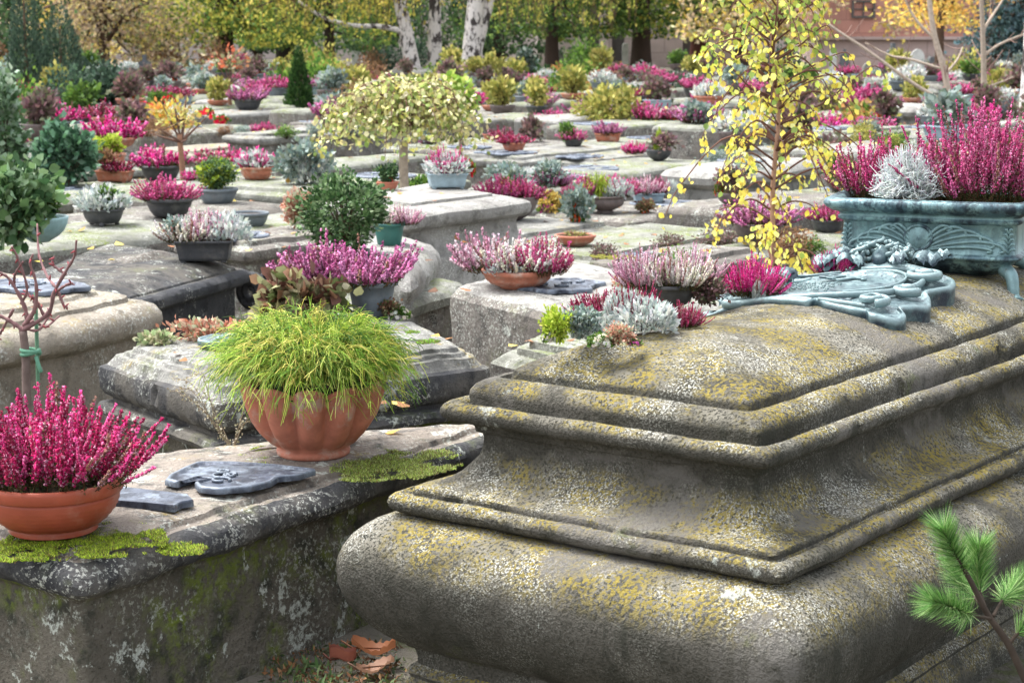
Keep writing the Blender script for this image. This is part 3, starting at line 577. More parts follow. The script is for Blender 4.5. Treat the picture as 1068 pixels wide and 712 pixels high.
def heather(seed, n=120, rb=.42, H=.6, spread=.5, cols=None, fl=60, fs=.03, sw=.03, ell=1.0, green=.25):
    rs = np.random.RandomState(seed); mb = MB()
    r = rb*np.sqrt(rs.uniform(0, 1, n)); th = rs.uniform(0, 2*math.pi, n)
    b = np.stack([r*np.cos(th)*ell, r*np.sin(th), np.zeros(n)], 1)
    lean = spread*(r/rb)**1.3; h = H*rs.uniform(.48, 1.10, n)*(1-.30*(r/rb)**2)*(1+.16*np.sin(th*2+seed)+.10*np.sin(th*5+seed*2))
    d = np.stack([np.cos(th)*lean*ell, np.sin(th)*lean, 0*th], 1)+rs.normal(0, .075*min(1, H*2.2), (n, 3))*np.array([1, 1, 0])
    tip = b+d+np.stack([0*h, 0*h, h], 1); mid = b+d*.55+np.stack([0*h, 0*h, h*.42], 1)+rs.normal(0, .03*min(1, H*2), (n, 3))*np.array([1, 1, .3])
    C = lambda t: ((1-t)**2)[..., None]*b[:, None]+(2*t*(1-t))[..., None]*mid[:, None]+(t*t)[..., None]*tip[:, None]
    T = np.tile(np.linspace(0, 1, 5), (n, 1)); tubes(mb, C(T), fs*np.array([.22, .2, .16, .12, .05]), 3, L(95, 70, 50))
    t = rs.uniform(.30, 1, (n, fl)); p = C(t); off = rnd_dirs(n*fl, rs).reshape(n, fl, 3); off[..., 2] *= .5
    p = p+off*(sw*(1.1-t*.85))[..., None]*rs.uniform(.3, 1, (n, fl, 1))
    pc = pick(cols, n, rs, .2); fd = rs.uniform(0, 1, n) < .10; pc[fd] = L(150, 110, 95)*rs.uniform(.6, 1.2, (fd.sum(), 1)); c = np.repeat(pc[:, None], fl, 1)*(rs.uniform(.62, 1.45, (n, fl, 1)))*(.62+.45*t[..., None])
    pale = rs.uniform(0, 1, (n, fl, 1)) < .17; c = np.where(pale, c*.5+np.array(L(235, 190, 215))*.45, c)
    dd = rnd_dirs(n*fl, rs, .9)
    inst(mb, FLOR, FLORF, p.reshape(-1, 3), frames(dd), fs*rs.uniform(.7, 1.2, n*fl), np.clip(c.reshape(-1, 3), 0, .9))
    g = max(4, int(fl*green)); t = rs.uniform(.02, .5, (n, g)); p = C(t)+rnd_dirs(n*g, rs).reshape(n, g, 3)*sw*.7
    leaves(mb, p.reshape(-1, 3), rnd_dirs(n*g, rs, .6), fs*1.5, [L(60, 75, 40), L(85, 80, 50), L(45, 55, 35)], rs, wid=.5)
    return mb
PINKS = {'crimson': [L(198, 42, 110), L(178, 34, 92), L(220, 85, 145), L(150, 38, 78), L(205, 60, 125)], 'magenta': [L(212, 38, 135), L(192, 30, 112), L(225, 80, 155)],
 'plum': [L(186, 102, 150), L(168, 84, 132), L(202, 130, 172), L(150, 78, 112)], 'rose': [L(195, 70, 130), L(180, 55, 110), L(210, 95, 150), L(165, 50, 95)],
 'burgundy': [L(150, 35, 75), L(170, 50, 95), L(130, 30, 60)], 'white': [L(225, 220, 205), L(210, 205, 180), L(235, 232, 222)], 'blush': [L(215, 165, 185), L(225, 200, 205), L(200, 140, 165)],
 'tall': [L(190, 78, 130), L(178, 66, 116), L(204, 104, 150), L(165, 58, 104)]}
SILV = [L(200, 205, 200), L(178, 186, 184), L(218, 220, 214), L(150, 162, 158)]
GRN = {'dark': [L(50, 75, 45), L(35, 60, 38), L(70, 95, 55), L(85, 110, 70)], 'box': [L(66, 96, 54), L(50, 76, 44), L(95, 124, 78), L(130, 152, 110)], 'mid': [L(85, 115, 50), L(110, 140, 60), L(65, 95, 45)],  # box: the paler greens stand in for glints on its leaves
 'lime': [L(165, 185, 60), L(140, 165, 50), L(185, 195, 85)], 'yel': [L(225, 200, 70), L(205, 195, 80), L(180, 175, 75), L(235, 215, 100)], 'gold': [L(200, 170, 85), L(180, 155, 80), L(155, 140, 85), L(212, 190, 100)],
 'blue': [L(132, 148, 142), L(105, 125, 120), L(160, 172, 165), L(120, 132, 112)], 'bronze': [L(120, 90, 70), L(95, 105, 65), L(150, 115, 90), L(105, 70, 60), L(135, 135, 95)], 'sedum': [L(190, 140, 120), L(165, 110, 90), L(205, 175, 150), L(175, 185, 150)],
 'brown': [L(135, 105, 80), L(155, 120, 85), L(110, 85, 65)], 'olive': [L(150, 150, 75), L(175, 168, 88), L(122, 130, 65), L(192, 182, 105)], 'conifer': [L(55, 85, 40), L(40, 68, 34), L(70, 100, 48)], 'yew': [L(66, 88, 70), L(48, 66, 54), L(88, 110, 90)],
 'orange': [L(195, 135, 80), L(185, 150, 90), L(210, 160, 100), L(150, 110, 75)], 'dusky': [L(120, 90, 95), L(140, 110, 105), L(95, 80, 75), L(110, 115, 85)]}
def shrub(seed, rx=.5, ry=.5, rz=.5, n=1500, size=.06, cols=None, shell=.55, clumps=26, tv=None, tf=None, wid=1.0, up=.4, zc=None, jit=.25, clr=.30):
    """a bush: leaves gathered in many small clumps inside an uneven ellipsoid"""
    rs = np.random.RandomState(seed); mb = MB(); zc = rz if zc is None else zc
    cd = rnd_dirs(clumps, rs); cr = rs.uniform(shell, 1, clumps)*rs.uniform(.78, 1.08, clumps); cc = cd*cr[:, None]*np.array([rx, ry, rz])*.82
    tone = rs.uniform(.7, 1.25, clumps)
    i = rs.randint(0, clumps, n); off = rs.normal(0, 1, (n, 3))*np.array([rx, ry, rz])*clr*.62
    p = cc[i]+off; d = p/np.array([rx, ry, rz]); d = d/(np.linalg.norm(d, axis=1, keepdims=True)+1e-6)+rs.normal(0, .6, (n, 3))+np.array([0, 0, up])
    d /= np.linalg.norm(d, axis=1, keepdims=True); p = p+np.array([0, 0, zc])
    k = p[:, 2] > -.02; p, d, i = p[k], d[k], i[k]; tvv = LEAF4 if tv is None else tv; tff = LEAF4F if tf is None else tf
    inst(mb, tvv*np.array([wid, 1, 1]), tff, p, yframes(d, rs), size*rs.uniform(.6, 1.3, len(p)), np.clip(pick(cols, len(p), rs, jit)*tone[i][:, None], 0, .9))
    st = cc[::2]+np.array([0, 0, zc]); m = len(st); tubes(mb, np.stack([np.zeros((m, 3)), st*np.array([.35, .35, .5]), st], 1), np.array([.018, .012, .006])*max(rx, rz)*1.6, 4, L(90, 70, 55))
    return mb
def silver_leaves(seed, rb=.4, H=.3, n=500, size=.12, cols=SILV):
    rs = np.random.RandomState(seed); mb = MB(); r = rb*np.sqrt(rs.uniform(0, 1, n)); th = rs.uniform(0, 6.28, n)
    z = H*rs.uniform(.1, 1, n)*(1-.5*(r/rb)**2); p = np.stack([r*np.cos(th), r*np.sin(th), z], 1)
    d = np.stack([np.cos(th)*r/rb, np.sin(th)*r/rb, .7+0*r], 1)+rs.normal(0, .45, (n, 3)); leaves(mb, p, d, size, cols, rs, wid=.7); return mb
def wire_bush(seed, rb=.4, H=.5, n=420, rad=.006, col=None):
    rs = np.random.RandomState(seed); mb = MB(); k = 7
    d = rnd_dirs(n, rs, .5); d[:, 2] = np.abs(d[:, 2]); P = np.zeros((n, k, 3)); P[:, 0] = rnd_dirs(n, rs)*rb*.25*np.array([1, 1, .3])
    P[:, 0, 2] = np.abs(P[:, 0, 2]); st = np.array([rb, rb, H])/(k-1)*1.15
    for j in range(1, k): d = d+rs.normal(0, .5, (n, 3)); d /= np.linalg.norm(d, axis=1, keepdims=True); P[:, j] = P[:, j-1]+d*st
    P[..., 2] = np.abs(P[..., 2])*.9+.02
    tubes(mb, P, rad*np.linspace(1, .6, k), 3, pick([L(205, 215, 215), L(185, 198, 200), L(225, 230, 228)] if col is None else col, n, rs)); return mb
def blooms(seed, rb=.45, H=.4, n=60, size=.12, cols=None, petals=7, leafc='mid', nl=250, lsz=.12):
    rs = np.random.RandomState(seed); mb = MB(); d = rnd_dirs(n, rs, .8); d[:, 2] = np.abs(d[:, 2]); p = d*np.array([rb, rb, H])*rs.uniform(.8, 1.02, (n, 1))
    for ringi, (tilt, sc) in enumerate(((.25, 1.0), (.8, .75))):
        for q in range(petals):
            R = frames(d); a = 2*math.pi*q/petals+ringi*.4; rad = R[..., 0]*math.cos(a)+R[..., 1]*math.sin(a); y = rad*math.cos(tilt)+d*math.sin(tilt)
            x = np.cross(y, d); x /= np.linalg.norm(x, axis=1, keepdims=True)+1e-9; z = np.cross(x, y)
            inst(mb, LEAF4, LEAF4F, p, np.stack([x, y, z], -1), size*.5*sc*(1+0*p[:, 0]), pick(cols, n, np.random.RandomState(seed+3), .1))
    d = rnd_dirs(nl, rs, .3); d[:, 2] = np.abs(d[:, 2]); leaves(mb, d*np.array([rb, rb, H])*rs.uniform(.4, .95, (nl, 1)), d, lsz, GRN[leafc], rs); return mb
def strands(seed, n=520, rb=.36, reach=.62, H=.42, rad=.0075, cols=None, k=9, twig=3):
    """arching thread-like foliage, each strand forked"""
    rs = np.random.RandomState(seed); mb = MB(); th = rs.uniform(0, 6.28, n); r0 = rb*np.sqrt(rs.uniform(0, 1, n))*.75
    out = reach*rs.uniform(.25, 1.0, n); hh = H*rs.uniform(.45, 1.1, n)*(1.12-.45*out/reach); drop = rs.uniform(.05, .9, n)**1.6*H*(out/reach)**2*1.35; t = np.linspace(0, 1, k)
    x = r0[:, None]+(out-r0*.3)[:, None]*t**1.1; z = hh[:, None]*np.sin(np.minimum(1, t*1.35)*math.pi*.5)-drop[:, None]*t**2.4
    tw = th[:, None]+rs.normal(0, .25, n)[:, None]*t; P = np.stack([x*np.cos(tw), x*np.sin(tw), z], -1); P += np.cumsum(rs.normal(0, .008, P.shape), 1)
    c = pick(cols, n, rs, .22); tubes(mb, P, rad*np.linspace(1, .55, k), 3, c)
    for q in range(twig):
        j = rs.randint(3, k-1, n); s = P[np.arange(n), j]; d = P[np.arange(n), j]-P[np.arange(n), j-1]; d /= np.linalg.norm(d, axis=1, keepdims=True)+1e-9
        d = d+rs.normal(0, .55, (n, 3)); d[:, 2] -= .15; d /= np.linalg.norm(d, axis=1, keepdims=True); ln = reach*rs.uniform(.10, .24, n)[:, None]
        Q = np.stack([s, s+d*ln*.5, s+d*ln-np.array([0, 0, .03])], 1); tubes(mb, Q, rad*np.array([.85, .7, .45]), 3, np.clip(c*rs.uniform(.85, 1.3, (n, 1)), 0, .9))
    return mb
# ------------------------------------------------------------------ pots (rim diameter 1)
def pot_mesh(kind):
    mb = MB(); soil = MB(); n = 40
    P = {'bowl': ([(.0, 0), (.30, 0), (.33, .015), (.40, .10), (.455, .22), (.475, .30), (.50, .305), (.505, .33), (.50, .37), (.475, .375), (.46, .34), (.45, .30)], .37, .31),
     'ribbed': ([(.0, .0), (.30, .0), (.315, .012), (.30, .03), (.31, .045)]+[(.31+.165*math.sin((i/14)**.8*math.pi/2)+(.006 if i % 2 else -.005), .045+.235*i/14) for i in range(15)]+[(.468, .284), (.492, .290), (.503, .30), (.506, .36), (.502, .385), (.485, .39), (.475, .37), (.465, .34)], .39, .345),
     'round': ([(.0, .0), (.16, 0), (.2, .03), (.32, .10), (.42, .2), (.475, .31), (.495, .40), (.50, .44), (.485, .445), (.47, .42), (.45, .38)], .445, .385),
     'deep': ([(.0, .0), (.33, 0), (.345, .015), (.40, .35), (.435, .55), (.47, .555), (.50, .565), (.50, .64), (.48, .645), (.46, .6)], .645, .59),
     'urn': ([(.0, 0), (.22, 0), (.235, .02), (.20, .05), (.19, .07), (.30, .11), (.42, .18), (.465, .26), (.45, .33), (.44, .36), (.47, .385), (.50, .39), (.50, .42), (.47, .425), (.44, .39)], .425, .395),
     'flat': ([(.0, .0), (.24, 0), (.25, .02), (.38, .07), (.45, .13), (.475, .2), (.50, .205), (.505, .26), (.48, .27), (.46, .24)], .27, .235)}
    if kind in P:
        pr, h, s = P[kind]; lathe(mb, pr, n); lathe(soil, [(.0, s+.02), (.25, s+.015), (.47 if kind != 'round' else .45, s)], 24); return mb, soil, h
    if kind == 'foot':                                   # bowl on three stubby feet
        lathe(mb, [(.0, .07), (.30, .06), (.36, .09), (.42, .20), (.45, .30), (.455, .34), (.50, .35), (.50, .385), (.47, .39), (.44, .36)], n); lathe(soil, [(0, .36), (.45, .345)], 24)
        for a in (0.5, 2.6, 4.7): tube(mb, [(math.cos(a)*.3, math.sin(a)*.3, .10), (math.cos(a)*.33, math.sin(a)*.33, .03), (math.cos(a)*.33, math.sin(a)*.33, 0)], [.06, .055, .05], 8)
        return mb, soil, .39
    w, d, h = {'trough': (.5, .26, .34), 'square': (.5, .40, .40)}[kind]
    tp = .86; qd = lambda f: [np.array([-w*f, -d*f, 0]), np.array([-w*f, d*f, 0]), np.array([w*f, d*f, 0]), np.array([w*f, -d*f, 0])]
    base = qd(tp); ln = [ring(base, -.02, .035, .04, 6, 6, 4), ring(base, 0, .04, .04, 6, 6, 4)]
    for z, o in ((.1, .012), (h*.6, .04), (h-.05, .06), (h-.045, .08), (h, .082), (h+.003, .07), (h-.03, .055)): ln.append(ring(base, o, z, .045, 6, 6, 4))
    rings_mesh(mb, ln, cap=False); rings_mesh(soil, [ring(base, .055, h-.035, .04, 6, 6, 4), ring(base, -.05, h-.02, .02, 6, 6, 4)])
    for sx in (-1, 1):
        for sy in (-1, 1): box(mb, (sx*w*.72, sy*d*.72, .02), (.09, .09, .04))
    return mb, soil, h
POTS = {}; PL = {}; USED = set()
def getpot(kind, mat):
    k = (kind, mat)
    if k not in POTS:
        mb, so_, h = pot_mesh(kind); POTS[k] = (mb.mesh(kind+'_pot', M[mat]), so_.mesh('soil', M['soil']), h)
    return POTS[k]
LOD = {0: (170, 95, .020, .030), 1: (120, 34, .034, .034), 2: (70, 14, .062, .045)}
def plant(kind, lod, var=0):
    k = (kind, lod, var)
    if k in PL: return PL[k]
    kd, _, c = kind.partition(':'); sd = 100+len(PL); m = 'petal'; q = (1, .55, .3)[lod]; zs = (1, 1.25, 1.6)[lod]
    if kd == 'heather': n, fl, fs, sw = LOD[lod]; mb = heather(sd, n, .43, .55, .30, PINKS[c], fl, fs, sw)
    elif kd == 'mound': n, fl, fs, sw = LOD[lod]; mb = heather(sd, int(n*1.3), .44, .42, .34, PINKS[c], fl, fs, sw)
    elif kd == 'tall': n, fl, fs, sw = LOD[lod]; mb = heather(sd, n, .36, .85, .22, PINKS[c], fl, fs*.95, sw)
    elif kd == 'silver': mb = silver_leaves(sd, .45, .38, int(1100*q), .105*zs); m = 'leaf'
    elif kd == 'wire': mb = wire_bush(sd, .42, .42, int(420*q), .008*zs); m = 'leaf'
    elif kd == 'mum': mb = blooms(sd, .46, .36, int(70*max(.5, q)), .17*zs**.5, {'yellow': [L(235, 205, 70), L(225, 190, 50)], 'pink': [L(225, 120, 185), L(235, 160, 205), L(210, 90, 165)], 'red': [L(200, 35, 45), L(180, 25, 40), L(220, 60, 60)], 'orange': [L(230, 95, 35), L(215, 75, 30)], 'white': [L(235, 232, 225), L(225, 220, 200)]}[c], 7, 'mid', int(350*q), .16)
    elif kd == 'grass': mb = strands(sd, int(420*q), .25, .32, .46, .009*zs, GRN[c], 6, 0); m = 'leaf'
    elif kd == 'leafy': mb = shrub(sd, .52, .52, .40, int(1600*q), .11*zs, GRN[c], .3, 30); m = 'leaf'
    elif kd == 'ball': mb = shrub(sd, .5, .5, .5, int(6500*q), .05*zs, GRN[c], .70, 90, clr=.20); m = 'leaf'
    elif kd == 'cone':
        rs = np.random.RandomState(sd); n = int(3600*q); h = 1-np.sqrt(rs.uniform(0, 1, n)); th = rs.uniform(0, 6.28, n); r = .36*(1-h)**.8*rs.uniform(.75, 1.04, n)*(1+.13*np.sin(th*5+h*17)); mb = MB()
        p = np.stack([r*np.cos(th), r*np.sin(th), h*1.45+.03], 1); d = np.stack([np.cos(th)*.55, np.sin(th)*.55, 1+0*h], 1)+rs.normal(0, .3, (n, 3)); leaves(mb, p, d, .10*zs**.7, GRN[c], rs, wid=.55, jit=.3); tube(mb, [(0, 0, 0), (0, 0, 1.2)], [.05, .01], 6); m = 'leaf'
    elif kd == 'dry': mb = strands(sd, int(200*q), .38, .22, .22, .010*zs, GRN['brown']+GRN['olive'], 6, 1); m = 'leaf'
    PL[k] = (mb.mesh(kd, M[m]), kd); return PL[k]
PNAME = {'heather': 'heather', 'mound': 'heather', 'tall': 'heather', 'silver': 'silver_leaves', 'wire': 'silver_bush', 'mum': 'blossoms', 'grass': 'grass', 'leafy': 'leaves', 'ball': 'clipped_bush', 'cone': 'dwarf_conifer', 'dry': 'dry_stems'}
def pot(name, label, cat, p, w, kind, mat, plants, lod, rz=0.0, group=None, hs=1.0):
    """w = rim width in metres; plants = [(kind, dx, dy, scale[, height scale])]"""
    t = thing(name, label, cat, p, rz, group, w)
    if kind:
        pm, sm, h = getpot(kind, mat); o = link('pot', pm, t); o.scale = (1, 1, hs); h *= hs
        link('soil', sm, o)
    else: h = 0.0
    for i, pl in enumerate(plants):
        me, kd = plant(pl[0], lod, i % 2 if lod < 2 else random.randint(0, 2)); o = link(PNAME[kd], me, t); o.location = (pl[1], pl[2], h-.06 if kind else 0.0); s = pl[3]; sz = pl[4] if len(pl) > 4 else s
        o.scale = (s, s, sz); o.rotation_euler = (0, 0, random.uniform(0, 6.28))
    return t
# ------------------------------------------------------------------ background tomb slabs, fitted under the pots that stand on them
def slab(ac, bc, w, l, z, mat, label, group=None, style=0, far=False, rot=0.0):
    c = world(ac, bc); a, b = w/2, l/2; cr, sr = math.cos(rot), math.sin(rot); A2 = AD*cr+BD*sr; B2 = BD*cr-AD*sr
    q = [c-A2*a-B2*b, c-A2*a+B2*b, c+A2*a+B2*b, c+A2*a-B2*b]
    if style == 0: lid = [(-.14, z, .04), (-.09, z-.004, .04), (-.08, z-.03, .04), (-.03, z-.036, .04), (-.005, z-.05, .05), (.0, z-.075, .05), (-.01, z-.10, .05), (-.03, z-.11, .04)]; bd = [(-.03, z-.11, .04), (-.05, z-.13, .04), (-.05, .12, .04), (-.02, .09, .03), (-.02, -.02, .03)]
    elif style == 1: lid = [(-.10, z, .05), (-.04, z-.006, .05), (-.01, z-.025, .05), (0, z-.05, .05)]; bd = [(0, z-.05, .05), (.0, z-.2, .04), (-.01, -.02, .04)]
    else: lid = [(-.2, z, .06), (-.1, z-.012, .07), (-.03, z-.04, .08), (.0, z-.08, .08), (-.01, z-.13, .08), (-.05, z-.16, .06)]; bd = [(-.05, z-.16, .06), (-.07, z-.18, .05), (-.04, -.02, .05)]
    n1, n2 = (5, 3) if far else (16, 9)
    return tomb(q, [('slab', mat, lid), ('body', 'dark' if mat in ('grey', 'green') else mat if mat != 'pale' else 'grey', bd)], label, 'stone_tomb', group, n1, n2, 3 if far else 4, .006, .010 if not far else .02, .006, seed=random.uniform(0, 90))
def free(ac, bc, w, l):
    for a0, a1, b0, b1, _ in OCC:
        if ac-w/2 < a1 and ac+w/2 > a0 and bc-l/2 < b1 and bc+l/2 > b0: return False
    return True
MATS = ['grey', 'grey', 'tan', 'green', 'green', 'dark', 'green']
def put(px, py, z0=None):
    """world point for a base seen at a picture position: on a tomb that is already there, or on a new one"""
    hit = None
    for a0, a1, b0, b1, z in OCC:
        p = at(px, py, z); a, b = ab(p)
        if a0+.06 < a < a1-.06 and b0+.06 < b < b1-.06 and (hit is None or p[1] < hit[1]): hit = p
    if hit is not None: return hit, None
    for z in ([z0] if z0 else [random.uniform(.40, .56)])+[.5, .45, .36, .3]:
        p = at(px, py, z); a, b = ab(p)
        for w, l in ((.92, 1.9), (.85, 1.6), (.7, 1.3), (.6, 1.0), (.5, .7), (.4, .42)):
            for da in (0, .14, -.14, .22, -.22):
                for db in (-.55, .5, -.3, .3, 0):
                    if abs(da) > w/2-.12 or abs(db) > l/2-.16: continue
                    if free(a+da, b+db, w, l): return p, (a+da, b+db, w, l, z)
    return at(px, py, 0.0), None
def cut16(t):
    w = t.split()
    for q in ('on', 'beside', 'behind', 'before', 'above', 'between', 'left', 'right', 'with'):
        if len(w) > 11 and q in w[8:]: w = w[:8+w[8:].index(q)]
    w = w[:14]
    while w[-1] in ('a', 'the', 'of', 'in', 'and', 'with', 'at', 'to', 'left', 'right'): w = w[:-1]
    return ' '.join(w)
SEEDS = []
def pots(rows):
    for name, label, cat, px, py, w, kind, mat, plants, z0, tl in rows:
        p, new = put(px, py, z0)
        if new: SEEDS.append((new, p))
        if new: slab(*new, random.choice(MATS), tl or cut16('stone slab under the '+label), None, random.choice([0, 0, 1, 2]), p[1] > 16)
        d = p[1]; pot(name, label, cat, p, w*d/F, kind, mat, plants, 0 if d < 6 else 1 if d < 15 else 2, random.uniform(-.3, .3))
HP, PT = 'potted_heather', 'potted_plant'
